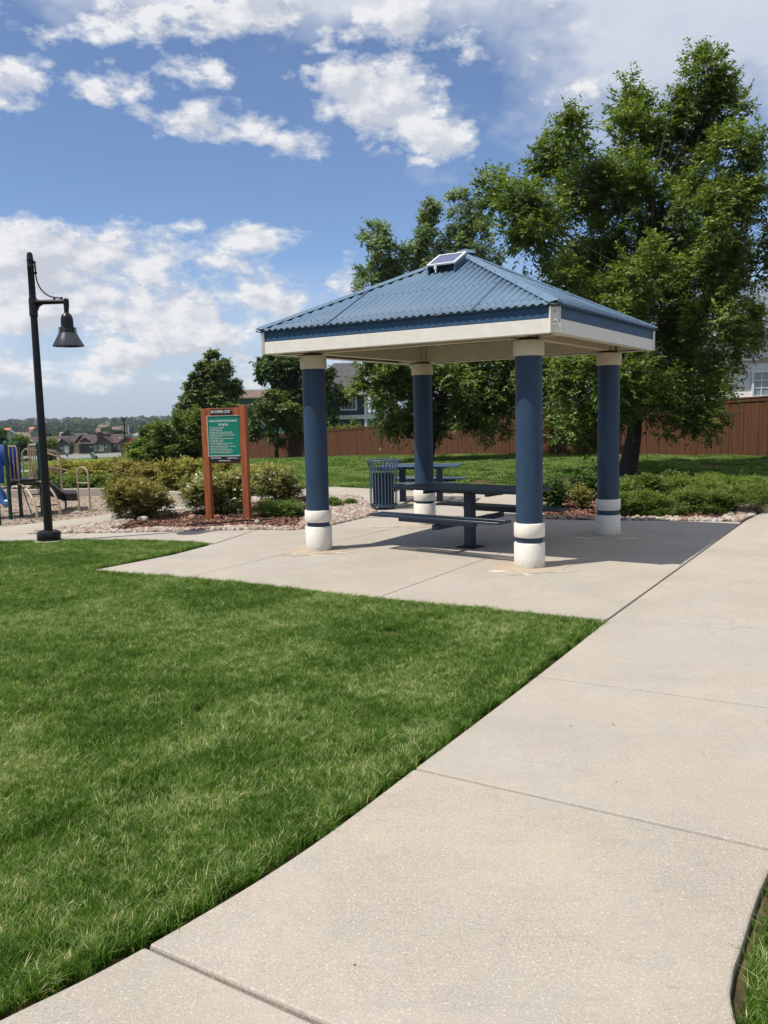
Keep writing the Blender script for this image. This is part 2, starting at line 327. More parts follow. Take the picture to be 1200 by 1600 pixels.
# ------------------------------------------------------------------ terrain
_T = [-400, -1, 18.3, 31.2, 54, 169, 281, 420, 700, 1200, 1800, 2600, 6000]
_Z = [.15, .15, -.34, -.77, -1.57, -5.0, -7.4, -15, -21, -17, -9, -2.5, -2]
def hgt(x, y):
    t = (y-20)-0.6*x; z = np.interp(t, _T, _Z)
    k = np.clip((y-20.2)/7.0, 0, 1); k = k*k*(3-2*k)
    return z*k
def hz(x, y): return float(hgt(np.float64(x), np.float64(y)))
def make_ground():
    ang = np.linspace(0, 2*np.pi, 361)[:-1]; rad = np.concatenate([np.linspace(.8, 30, 45), np.geomspace(31.5, 7000, 90)])
    A_, Rr = np.meshgrid(ang, rad); X = Rr*np.cos(A_); Y = Rr*np.sin(A_)+4
    Z = hgt(X, Y)-0.035; V = np.stack([X.ravel(), Y.ravel(), Z.ravel()], 1); n = len(ang)
    V = np.vstack([V, [[0, 4, -0.035]]])
    i, j = np.meshgrid(np.arange(len(rad)-1), np.arange(n), indexing='ij'); a = i*n+j; b = i*n+(j+1) % n
    F = np.stack([a, a+n, b+n, b], -1).reshape(-1, 4)
    F = np.vstack([F, np.stack([np.full(n, len(V)-1), np.arange(n), (np.arange(n)+1) % n, (np.arange(n)+1) % n], 1)])
    F4 = F[:-n]; 
    m = bpy.data.materials.new('lawn_ground'); m.use_nodes = True; t = NT(m.node_tree); b_ = t.n['Principled BSDF']
    g = t.new('ShaderNodeNewGeometry').outputs['Position']
    sp = t.new('ShaderNodeSeparateXYZ'); t.l.new(g, sp.inputs[0])
    near = t.mix(t.mapr(t.noise(g, 7, 5, .6), .35, .65), (.045, .040, .018, 1), (.12, .090, .050, 1))
    farg = t.mix(t.mapr(t.noise(g, .12, 6, .65), .35, .65), (.060, .125, .016, 1), (.095, .17, .03, 1))
    vfar = t.mix(t.mapr(t.noise(g, .006, 4, .6), .4, .6), (.10, .12, .05, 1), (.19, .18, .10, 1))
    c = t.mix(t.mapr(sp.outputs[1], 24, 60), near, farg); c = t.mix(t.mapr(sp.outputs[1], 260, 420), c, vfar)
    t.put(b_.inputs['Base Color'], c); b_.inputs['Roughness'].default_value = .9; b_.inputs['Specular IOR Level'].default_value = .1
    bn = t.new('ShaderNodeBump'); bn.inputs['Strength'].default_value = .8; bn.inputs['Distance'].default_value = .03; t.put(bn.inputs['Height'], t.noise(g, 25, 5, .7)); t.l.new(bn.outputs[0], b_.inputs['Normal'])
    ctr = np.array([[len(V)-1, k, (k+1) % n] for k in range(n)])
    me_o = np_mesh('ground', V, F4, m, smooth=True)
    bm = bmesh.new(); bm.from_mesh(me_o.data); bm.verts.ensure_lookup_table()
    for q in ctr: bm.faces.new([bm.verts[i] for i in q]).smooth = True
    bmesh.ops.recalc_face_normals(bm, faces=bm.faces)
    bm.to_mesh(me_o.data); bm.free()
    if me_o.data.polygons[0].normal.z < 0: me_o.data.flip_normals()
    tag(me_o, kind='structure')
make_ground()

# ------------------------------------------------------------------ concrete
def slab(name, polys, cuts=(), m=M_CONC, top=0.0, thick=.12, gap=.004, bevel=.006):
    """paving cut into bays along the joint lines; every bay inset a little so real grooves stay between"""
    def half(poly, p, n):      # clip a polygon to one side of a line
        out = []
        for i in range(len(poly)):
            a_, b_ = poly[i-1], poly[i]; da = (a_[0]-p[0])*n[0]+(a_[1]-p[1])*n[1]; db = (b_[0]-p[0])*n[0]+(b_[1]-p[1])*n[1]
            if (da > 1e-6) != (db > 1e-6):
                k = da/(da-db); out.append((a_[0]+(b_[0]-a_[0])*k, a_[1]+(b_[1]-a_[1])*k))
            if db > 1e-6: out.append(b_)
        return out
    pieces = [list(q) for q in polys]
    for (x0, y0), (x1, y1) in cuts:
        n = (y1-y0, x0-x1); nxt = []
        for q in pieces: nxt += [w for w in (half(q, (x0, y0), n), half(q, (x0, y0), (-n[0], -n[1]))) if len(w) > 2]
        pieces = nxt
    def shrink(q, g):
        p = []
        for v in q:
            if not p or math.hypot(v[0]-p[-1][0], v[1]-p[-1][1]) > .02: p.append(v)
        while len(p) > 3 and math.hypot(p[0][0]-p[-1][0], p[0][1]-p[-1][1]) < .02: p.pop()
        ar = sum(p[i-1][0]*p[i][1]-p[i][0]*p[i-1][1] for i in range(len(p)))
        if ar < 0: p.reverse()
        out = []
        for i in range(len(p)):
            a_, b_, c_ = Vector(p[i-1]), Vector(p[i]), Vector(p[(i+1) % len(p)]); e1 = (b_-a_).normalized(); e2 = (c_-b_).normalized()
            n1, n2 = Vector((-e1.y, e1.x)), Vector((-e2.y, e2.x)); m_ = n1+n2; k = g*2/max(.5, m_.length_squared); out.append(tuple(b_+m_*k))
        return out
    bm = bmesh.new()
    for poly in pieces: bm.faces.new([bm.verts.new((x, y, 0)) for x, y in (shrink(poly, gap) if gap else poly)])
    bm.normal_update()
    for f in bm.faces:
        if f.normal.z < 0: f.normal_flip()
    r = bmesh.ops.extrude_face_region(bm, geom=bm.faces[:], use_keep_orig=True)
    bmesh.ops.translate(bm, verts=[v for v in r['geom'] if isinstance(v, bmesh.types.BMVert)], vec=(0, 0, -thick))
    bmesh.ops.recalc_face_normals(bm, faces=bm.faces)
    bmesh.ops.translate(bm, verts=bm.verts[:], vec=(0, 0, top))
    me = bpy.data.meshes.new(name); bm.to_mesh(me); bm.free(); me.materials.append(m)
    o = bpy.data.objects.new(name, me); link(o)
    if bevel:
        b = o.modifiers.new('bevel', 'BEVEL'); b.width = bevel; b.segments = 2; b.limit_method = 'ANGLE'; b.angle_limit = R_(50)
    tag(o, kind='structure'); return o
def smooth_line(pts, n=8):
    out = []; P = [Vector((*p, 0)) for p in pts]
    for i in range(len(P)-1):
        p0 = P[max(i-1, 0)]; p1 = P[i]; p2 = P[i+1]; p3 = P[min(i+2, len(P)-1)]
        for k in range(n):
            t = k/n; q = .5*((2*p1)+(p2-p0)*t+(2*p0-5*p1+4*p2-p3)*t*t+(-p0+3*p1-3*p2+p3)*t**3); out.append((q.x, q.y))
    out.append(tuple(pts[-1])); return out
# path: left edge, right edge
pathL = smooth_line([(-2.6, .9), (-1.75, 1.62), (-1.11, 2.21), (-.79, 2.53), (-.36, 3.08), (.11, 3.84), (.90, 5.15), (1.75, 6.60)])
pathR = smooth_line([(.35, .2), (.80, 1.4), gnd(1156, 1600), gnd(1149, 1530), gnd(1163, 1480), gnd(1199, 1375), (1.62, 3.2), (2.25, 3.85), (3.1, 4.9), (4.2, 6.6), (5.5, 8.9), (7.2, 11.9), (9.2, 15.6), (11.8, 20.5)])
joint_L = [(1.75, 6.60), (5.13, 12.10)]
farL = [(5.24, 12.28), (6.14, 13.55), (7.3, 15.9), (9.4, 20.5)]
path_poly = pathL + [joint_L[1]] + farL[0:] + pathR[::-1]
path_cuts = [((-.79, 2.53), (-.21, 2.16)), ((.11, 3.84), (1.41, 3.03)), ((.94, 5.19), (2.09, 4.54)), ((1.87, 6.72), (2.74, 6.12)), ((2.83, 8.35), (3.6, 7.95)), ((3.77, 9.9), (4.6, 9.5)), ((4.7, 11.45), (5.5, 11.05)), ((5.9, 13.2), (6.8, 12.7)), ((6.9, 15.1), (7.8, 14.6))]
slab('path', [path_poly], path_cuts, gap=.007, bevel=.010)
grass_up = [(-14, 11.9), (-5.45, 11.96), (-4.3, 11.95), (-3.2, 11.75), (-2.25, 11.30), (-2.6, 10.4), (-3.26, 9.45)]
slab_front = [(-2.35, 8.98), (-1.3, 8.42), (-.08, 7.62), (.9, 7.08), (1.75, 6.61)]
rock_low = [(-1.9, 12.58), (-1.35, 12.42), (-.82, 12.85), (-.30, 13.8), (-.12, 14.7), (-.35, 16.2), (-.45, 17.3)]
bed2_front = [(5.12, 12.20), (4.2, 12.5), (3.16, 12.75), (2.43, 13.05), (2.2, 13.5), (2.35, 14.6), (3.0, 15.8), (3.3, 16.7)]
slab_poly = [(-3.26, 9.45)] + slab_front + [(5.12, 12.10)] + bed2_front[0:4] + [(2.2, 13.5)] + [(-.30, 13.8), (-.82, 12.85), (-1.35, 12.42), (-1.9, 12.58), (-2.25, 11.30), (-2.6, 10.4)]
slab_poly[-1:] = [(-2.62, 10.4)]
slab('shelter_slab', [slab_poly], [((-.08, 7.62), (1.50, 10.15)), ((-2.0, 9.0), (-.9, 10.75)), ((-2.0, 9.0), (.9, 14.0)), ((-1.6, 12.0), (.5, 10.9)), ((-2.9, 11.5), (-1.4, 10.6)), ((.2, 13.4), (3.3, 11.4)), ((-.9, 12.9), (2.5, 10.7))][0:2]+[((-2.9, 11.4), (3.3, 7.4)), ((-.6, 13.2), (4.6, 9.95))], gap=.004, bevel=.007)
walk_lo_up = [(-3.92, 15.23), (-4.56, 14.23), (-5.10, 13.35), (-5.53, 12.80)]
slab('walkway', [[(-14, 11.92), (-5.45, 11.97), (-3.2, 11.77), (-2.26, 11.32), (-1.91, 12.58), (-3.83, 12.61), (-5.38, 12.70), (-6.3, 12.55), (-14, 12.4)]], [((-4.6, 11.9), (-4.6, 12.9)), ((-7.6, 11.9), (-7.6, 12.9)), ((-10.6, 11.9), (-10.6, 12.9))], gap=.0035)
slab('side_walk', [[(-14, 12.42), (-6.3, 12.57), (-5.40, 12.74), (-5.02, 13.45), (-4.50, 14.25), (-3.88, 15.2), (-2.6, 17.0), (-1.6, 18.3), (-.45, 17.4), (-.3, 13.9), (2.2, 13.6), (3.3, 16.8), (3.5, 17.1), (1.35, 17.9), (-.28, 19.3), (-1.33, 20.2), (-2.6, 19.2), (-3.9, 17.0), (-4.92, 15.24), (-5.5, 14.4), (-6.19, 13.72), (-7.5, 13.3), (-14, 13.2)]], [((-9, 12), (-9, 14)), ((-5.6, 14.4), (-4.7, 13.9)), ((-.4, 15.6), (3.2, 15.2)), ((1.4, 13.0), (1.4, 18))], gap=.0035)
# broken grout collars round the four pillars
COLS = [(-.821, 10.531), (1.551, 9.023), (2.989, 11.286), (.617, 12.794)]
mb = MB()
for k, (x, y) in enumerate(COLS):
    pts = []; 
    for i in range(11):
        a = i/11*2*math.pi; r = .37+.10*random.random()+(.16 if i in (0, 3, 7) else 0); pts.append((x+r*math.cos(a+.2), y+r*math.sin(a+.2)))
    mb.prism(pts, -.01, .004)
o = mb.build('grout_collar', M_CONC2); tag(o, kind='structure')
M_CHALK = mat('pale_broken_grout', (.62, .58, .50), .9, (.5, .46, .39), 20)
mb = MB()
for (x, y, L, w, a) in [(-.80, 10.05, .22, .035, -.4), (-1.1, 10.2, .18, .02, .5), (-.48, 10.22, .2, .03, .2), (1.2, 8.75, .17, .05, -.2), (1.85, 8.66, .2, .03, .2), (1.45, 8.55, .12, .02, -.8), (2.6, 10.95, .3, .025, -.5), (3.1, 10.83, .16, .02, .1), (.1, 12.55, .4, .03, .35), (-.1, 12.2, .3, .02, .1)]:
    c, s = math.cos(a), math.sin(a); pts = [(x+c*u*L-s*v*w, y+s*u*L+c*v*w) for u, v in [(math.cos(i*.628)*random.uniform(.35, 1.0), math.sin(i*.628)*random.uniform(.3, 1.1)) for i in range(10)]]
    mb.prism(pts, -.01, .0075)
tag(mb.build('grout_flake', M_CHALK), kind='structure')
# beds and playground surface
def sheet(name, poly, m, z=-.02):
    o = MB().prism(poly, z-.02, z).build(name, m, smooth=0); tag(o, kind='structure'); return o
M_MULCH = mat('mulch', (.10, .040, .024), 1, (.20, .095, .06), 22, .9, 60)
M_CHIP = mat('playground_chips', (.24, .185, .135), 1, (.33, .265, .205), 30, .9, 50)
bed1 = [(-5.36, 12.74), (-3.83, 12.63), (-1.92, 12.62), (-1.36, 12.45), (-.84, 12.88), (-.32, 13.82), (-.14, 14.7), (-.37, 16.2), (-.47, 17.3), (-1.6, 18.2), (-2.55, 16.95), (-3.85, 15.15), (-4.46, 14.2), (-4.98, 13.4)]
bed2 = [(5.14, 12.24), (4.2, 12.54), (3.16, 12.79), (2.43, 13.09), (2.2, 13.5), (2.35, 14.6), (3.0, 15.8), (3.4, 16.8), (5.6, 16.6), (7.6, 17.2), (6.3, 14.2), (5.9, 13.3)]
play = [(-14, 13.22), (-7.5, 13.32), (-6.19, 13.74), (-5.5, 14.42), (-4.92, 15.26), (-3.95, 17.0), (-4.15, 17.76), (-6.1, 19.4), (-8.8, 19.6), (-14, 19.6)]
sheet('mulch_bed', bed1, M_MULCH); sheet('shrub_bed', bed2, M_MULCH); sheet('play_surface', play, M_CHIP, -.03)
backbed = [(-3.9, 17.02), (-2.7, 19.1), (-3.2, 21.4), (-8, 22.2), (-14, 22.4), (-14, 19.8), (-8.8, 19.8), (-6.1, 19.6), (-4.1, 17.95)]
sheet('planting_bed', backbed, M_MULCH)
mb = MB()
cp = [(-14, 19.6), (-8.8, 19.6), (-6.1, 19.42), (-4.15, 17.76), (-3.92, 17.05)]
for a, b in zip(cp, cp[1:]):
    d = Vector((b[0]-a[0], b[1]-a[1])); n = Vector((-d.y, d.x)).normalized()*.14
    mb.prism([a, b, (b[0]+n.x, b[1]+n.y), (a[0]+n.x, a[1]+n.y)], -.1, .14)
tag(mb.build('kerb', M_CONC, bevel=.01), kind='structure')

# ------------------------------------------------------------------ scattered ground cover (uncountable)
def inside(P, poly):
    x, y = P[:, 0], P[:, 1]; r = np.zeros(len(P), bool); n = len(poly)
    for i in range(n):
        (x0, y0), (x1, y1) = poly[i], poly[(i+1) % n]
        c = ((y0 > y) != (y1 > y)) & (x < (x1-x0)*(y-y0)/((y1-y0) if y1 != y0 else 1e-9)+x0); r ^= c
    return r
def rand_in(poly, n, holes=()):
    a = np.array(poly); lo, hi = a.min(0), a.max(0); P = rng.random((n, 2))*(hi-lo)+lo; k = inside(P, poly)
    for h_ in holes: k &= ~inside(P, h_)
    return P[k]
def variants(name, objs):
    c = bpy.data.collections.new(name)
    for o in objs: c.objects.link(o)
    return c
def scatter(name, pts, coll, smin, smax, tilt, m=None, seed=0):
    V = np.array(pts, dtype=np.float32); me = bpy.data.meshes.new(name); me.vertices.add(len(V)); me.vertices.foreach_set('co', V.ravel()); me.update()
    if m: me.materials.append(m)
    o = bpy.data.objects.new(name, me); link(o)
    g = bpy.data.node_groups.new(name+'_nodes', 'GeometryNodeTree'); g.interface.new_socket('Geometry', in_out='INPUT', socket_type='NodeSocketGeometry'); g.interface.new_socket('Geometry', in_out='OUTPUT', socket_type='NodeSocketGeometry')
    n = g.nodes; l = g.links; gi = n.new('NodeGroupInput'); go = n.new('NodeGroupOutput'); ip = n.new('GeometryNodeInstanceOnPoints'); ci = n.new('GeometryNodeCollectionInfo')
    ci.inputs['Collection'].default_value = coll; ci.inputs['Separate Children'].default_value = True; ci.inputs['Reset Children'].default_value = True
    ip.inputs['Pick Instance'].default_value = True
    ri = n.new('FunctionNodeRandomValue'); ri.data_type = 'INT'; ri.inputs[4].default_value = 0; ri.inputs[5].default_value = 60; ri.inputs['Seed'].default_value = seed
    rr = n.new('FunctionNodeRandomValue'); rr.data_type = 'FLOAT_VECTOR'; rr.inputs[0].default_value = (-tilt, -tilt, 0); rr.inputs[1].default_value = (tilt, tilt, 6.283); rr.inputs['Seed'].default_value = seed+1
    rs = n.new('FunctionNodeRandomValue'); rs.data_type = 'FLOAT'; rs.inputs[2].default_value = smin; rs.inputs[3].default_value = smax; rs.inputs['Seed'].default_value = seed+2
    l.new(gi.outputs[0], ip.inputs['Points']); l.new(ci.outputs[0], ip.inputs['Instance']); l.new(ri.outputs[2], ip.inputs['Instance Index']); l.new(rr.outputs[0], ip.inputs['Rotation']); l.new(rs.outputs[1], ip.inputs['Scale']); l.new(ip.outputs[0], go.inputs[0])
    md = o.modifiers.new('scatter', 'NODES'); md.node_group = g; return o
def blades(n, size, hmin, hmax, w, lean=.8):
    P = (rng.random((n, 2))-.5)*size; h = hmin+(hmax-hmin)*rng.random(n)**1.3; a = rng.random(n)*2*np.pi; 
    clump = np.sin(P[:, 0]*31+1)*np.cos(P[:, 1]*27+2); a = a*.85+clump*1.2
    ln = (.15+lean*rng.random(n))*h; ww = w*(.6+.7*rng.random(n)); fa = rng.random(n)*2*np.pi
    d = np.stack([np.cos(a), np.sin(a)], 1); s = np.stack([np.cos(fa), np.sin(fa)], 1)*ww[:, None]/2
    z = np.zeros((n, 1)); B = np.hstack([P, z-.01])
    def q(fr, hh, sc): return np.hstack([P+d*(ln*fr)[:, None]+s*sc, (h*hh)[:, None]])
    V = np.stack([np.hstack([P-s, z-.012]), np.hstack([P+s, z-.012]), q(.35, .55, .9), q(.35, .55, -.9), q(1.0, .92, .05), q(1.0, .92, -.05)], 1)
    i = np.arange(n)[:, None]*6; F = np.concatenate([i+np.array([[0, 1, 2, 3]]), i+np.array([[3, 2, 4, 5]])], 0)
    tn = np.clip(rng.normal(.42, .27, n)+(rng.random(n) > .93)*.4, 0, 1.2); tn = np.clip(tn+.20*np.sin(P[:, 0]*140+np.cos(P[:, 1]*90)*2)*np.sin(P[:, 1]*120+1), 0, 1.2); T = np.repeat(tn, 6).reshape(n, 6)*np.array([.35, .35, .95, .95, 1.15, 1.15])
    return V.reshape(-1, 3), F, T.ravel()
def grass_coll(name, k, n, size, hmin, hmax, w, lean=.8):
    obs = []
    for i in range(k):
        V, F, T = blades(n, size, hmin, hmax, w, lean); obs.append(np_mesh(name, V, F, M_GRASS, 'nolink', T))
    return variants(name, obs)
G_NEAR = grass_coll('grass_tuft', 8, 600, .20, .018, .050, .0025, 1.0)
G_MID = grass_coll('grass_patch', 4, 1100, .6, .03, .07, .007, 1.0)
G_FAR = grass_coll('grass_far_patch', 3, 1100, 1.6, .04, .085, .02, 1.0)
lawn_poly = [(-3.33, 9.40), (-2.35, 8.93), (-1.3, 8.37), (-.08, 7.57), (.9, 7.03), (1.72, 6.52), (.85, 5.17)] + [(x-.02, y+.02) for x, y in pathL[::-1]] + [(-9, -1), (-16, 8), (-14, 11.85), (-5.45, 11.90), (-4.3, 11.88), (-3.25, 11.68), (-2.35, 11.26), (-2.7, 10.42)]
def z3(P, off=-.02): return np.stack([P[:, 0], P[:, 1], hgt(P[:, 0], P[:, 1])+off], 1)
def view_ok(P, m=.58): return (P[:, 1] > 1.3) & (np.abs(P[:, 0]/np.maximum(P[:, 1]+.6, .1)) < m)
def edge_dist(P, poly):
    d = np.full(len(P), 1e9)
    for a, b in zip(poly, poly[1:]+poly[:1]):
        a = np.array(a); b = np.array(b); t = np.clip(((P-a)@(b-a))/max((b-a)@(b-a), 1e-9), 0, 1); d = np.minimum(d, np.linalg.norm(P-(a+t[:, None]*(b-a)), axis=1))
    return d
G_EDGE = grass_coll('grass_edge_tuft', 6, 38, .05, .02, .055, .0028, 1.3)
P = rand_in(lawn_poly, 60000); P = P[view_ok(P)]; e = edge_dist(P, lawn_poly)
thin = np.zeros(len(P), bool)
for px_, py_, rx_, ry_, pr_ in [(352, 936, .16, .10, .9), (590, 984, .32, .10, .85), (500, 962, .45, .07, .6), (205, 898, .3, .12, .5), (60, 1010, .15, .1, .5), (455, 1085, .2, .14, .35)]:
    c_ = gnd(px_, py_); thin |= (((P[:, 0]-c_[0])/rx_)**2+((P[:, 1]-c_[1])/ry_)**2 < 1) & (rng.random(len(P)) < pr_)
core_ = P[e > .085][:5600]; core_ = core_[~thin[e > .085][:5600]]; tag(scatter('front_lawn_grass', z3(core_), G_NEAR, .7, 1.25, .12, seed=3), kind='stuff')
P = rand_in(lawn_poly, 500000); P = P[view_ok(P)]; e = edge_dist(P, lawn_poly); P = P[(e < .13) & (e > .012)][:9000]
tag(scatter('lawn_edge_grass', z3(P), G_EDGE, .7, 1.3, .25, seed=4), kind='stuff')
rp = [(x+.02, y-.01) for x, y in pathR] + [(16, 18), (12, 6), (5, 1.2), (2, .2)]
P = rand_in(rp, 90000); P = P[view_ok(P, .72) & (P[:, 1] < 9)]; e = edge_dist(P, rp)
tag(scatter('path_side_grass', z3(P[e > .125][:1500]), G_NEAR, .8, 1.3, .12, seed=9), kind='stuff')
P = rand_in(rp, 400000); P = P[view_ok(P, .72) & (P[:, 1] < 7)]; e = edge_dist(P, rp); P = P[(e < .18) & (e > .012)][:4200]
tag(scatter('path_edge_grass', z3(P), G_EDGE, .7, 1.3, .25, seed=10), kind='stuff')
# rear lawn to the fence
FENCE = [(19.5, 9.5), (11.7, 26), (4.5, 41), (-.3, 51), (-10.7, 68), (-24.5, 80)]
rear = [(9.5, 20.4), (7.6, 17.3), (5.6, 16.7), (3.5, 17.15), (1.35, 17.95), (-.28, 19.35), (-1.33, 20.25), (-2.7, 19.3), (-3.2, 21.5), (-8, 22.3), (-14, 22.5), (-60, 40), (-75, 120), (-60, 150), (-30, 150), (-24.5, 80)] + FENCE[::-1][1:-1] + [(16, 16), (12.2, 20.8)]
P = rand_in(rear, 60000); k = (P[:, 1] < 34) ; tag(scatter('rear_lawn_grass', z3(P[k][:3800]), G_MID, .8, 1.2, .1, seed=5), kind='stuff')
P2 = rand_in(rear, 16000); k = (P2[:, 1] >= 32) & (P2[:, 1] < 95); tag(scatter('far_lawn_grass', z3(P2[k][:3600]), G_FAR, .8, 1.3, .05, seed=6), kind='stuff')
# cobbles and bark chips
def stone_mesh(m, flat=.6):
    bm = bmesh.new(); bmesh.ops.create_icosphere(bm, subdivisions=2, radius=.5)
    o1 = Vector((random.random()*9, random.random()*9, 0)); sx, sy = random.uniform(.8, 1.2), random.uniform(.6, .9)
    from mathutils import noise
    for v in bm.verts:
        k = 1+.45*noise.noise(v.co*2.3+o1); v.co *= k; v.co.x *= sx; v.co.y *= sy; v.co.z *= flat
    me = bpy.data.meshes.new('stone'); bm.to_mesh(me); bm.free(); me.materials.append(m); me.polygons.foreach_set('use_smooth', [True]*len(me.polygons))
    return bpy.data.objects.new('stone', me)
ST = [mat('stone_tan', (.34, .29, .23), .8, (.23, .195, .155), 4), mat('stone_pink', (.27, .21, .17), .85, (.18, .14, .115), 4), mat('stone_grey', (.40, .38, .35), .8, (.26, .25, .24), 4), mat('stone_cream', (.46, .42, .35), .85, (.32, .28, .23), 4), mat('stone_brown', (.22, .12, .09), .8, (.30, .2, .15), 4)]
C_ST = variants('stones', [stone_mesh(ST[i % 5], .5+.25*random.random()) for i in range(10)])
def chip_objs(mats_, n, L):
    out = []
    for i in range(n):
        b = MB(); b.box((0, 0, 0), (L*random.uniform(.6, 1.4), L*random.uniform(.15, .45), L*.12), Matrix.Rotation(random.uniform(-.3, .3), 3, 'Y')); me = bpy.data.meshes.new('chip'); me.from_pydata(b.v, [], b.f); me.materials.append(mats_[i % len(mats_)]); out.append(bpy.data.objects.new('chip', me))
    return out
C_MU = variants('bark_chips', chip_objs([mat('bark_red', (.13, .045, .028), .9), mat('bark_dark', (.055, .025, .018), .9), mat('bark_pale', (.27, .15, .10), .9)], 9, .07))
C_PC = variants('wood_chips', chip_objs([mat('chip_tan', (.32, .25, .18), .9), mat('chip_brown', (.15, .11, .08), .9), mat('chip_grey', (.27, .235, .20), .9)], 9, .07))
def edge_dist(P, poly):
    d = np.full(len(P), 1e9)
    for a, b in zip(poly, poly[1:]+poly[:1]):
        a = np.array(a); b = np.array(b); t = np.clip(((P-a)@(b-a))/max((b-a)@(b-a), 1e-9), 0, 1); d = np.minimum(d, np.linalg.norm(P-(a+t[:, None]*(b-a)), axis=1))
    return d
P = rand_in(bed1, 30000); e = edge_dist(P, bed1); front = (P[:, 1] < 13.25) | (P[:, 0] > -1.3)
stone_zone = (front & (e < .27+.12*np.sin(P[:, 0]*5))) | (e < .2) | ((P[:, 0] > -1.3) & (P[:, 1] > 12.9)) | (P[:, 0] < -4.2)
sel = P[stone_zone]; tag(scatter('river_cobbles', np.stack([sel[:7500, 0], sel[:7500, 1], np.full(len(sel[:7500]), -.0)], 1), C_ST, .03, .12, .5, seed=11), kind='stuff')
sel = P[~stone_zone]; tag(scatter('bark_mulch', np.stack([sel[:7000, 0], sel[:7000, 1], np.full(len(sel[:7000]), -.005)], 1), C_MU, .6, 1.6, .5, seed=12), kind='stuff')
P = rand_in(bed2, 16000); e = edge_dist(P, bed2); sz = ((e < .32) & (rng.random(len(P)) < .4)) | ((e < .3) & (P[:, 0] > 3.4)) | ((P[:, 0] < 2.6) & (rng.random(len(P)) < .3)); sel = P[sz][:900]
tag(scatter('river_cobbles', np.stack([sel[:, 0], sel[:, 1], np.full(len(sel), 0)], 1), C_ST, .05, .14, .5, seed=14), kind='stuff')
sel = P[~sz][:4500]; tag(scatter('bark_mulch', np.stack([sel[:, 0], sel[:, 1], np.full(len(sel), -.005)], 1), C_MU, .6, 1.6, .5, seed=15), kind='stuff')
P = rand_in(play, 26000)[:14000]; tag(scatter('playground_wood_chips', np.stack([P[:, 0], P[:, 1], np.full(len(P), -.03)], 1), C_PC, .3, .9, .5, seed=16), kind='stuff')
P = rand_in(backbed, 9000); e = edge_dist(P, backbed); P = P[e < .35][:1500]; tag(scatter('river_cobbles', np.stack([P[:, 0], P[:, 1], np.full(len(P), .02)], 1), C_ST, .05, .14, .5, seed=17), kind='stuff')
P = np.vstack([rand_in(slab_poly, 900)[:60], rand_in(path_poly, 3000)[:60]])
C_LI = variants('litter_bits', chip_objs([mat('dry_leaf', (.20, .13, .07), .9), mat('dark_bit', (.05, .04, .03), .9), mat('green_clipping', (.08, .14, .03), .9)], 9, .011))
tag(scatter('leaf_litter', np.stack([P[:, 0], P[:, 1], np.full(len(P), .004)], 1), C_LI, .4, 1.2, .2, seed=18), kind='stuff')
# a few larger stones that can be told apart
def boulder(px, py, r, m, label):
    x, y = gnd(px, py); o = stone_mesh(m, .62); o.name = 'rock'; link(o); o.location = (x, y, r*.2); o.scale = (r*2,)*3; o.rotation_euler = (0, 0, random.random()*6); tag(o, label, 'rock')
boulder(301, 811, .10, ST[4], 'dark reddish brown rock on the mulch left of the sign post')
boulder(402, 818, .075, ST[0], 'rounded pink tan rock beside the right sign post foot')
boulder(224, 813, .09, ST[3], 'pale cream rock in front of the rusty green shrub')

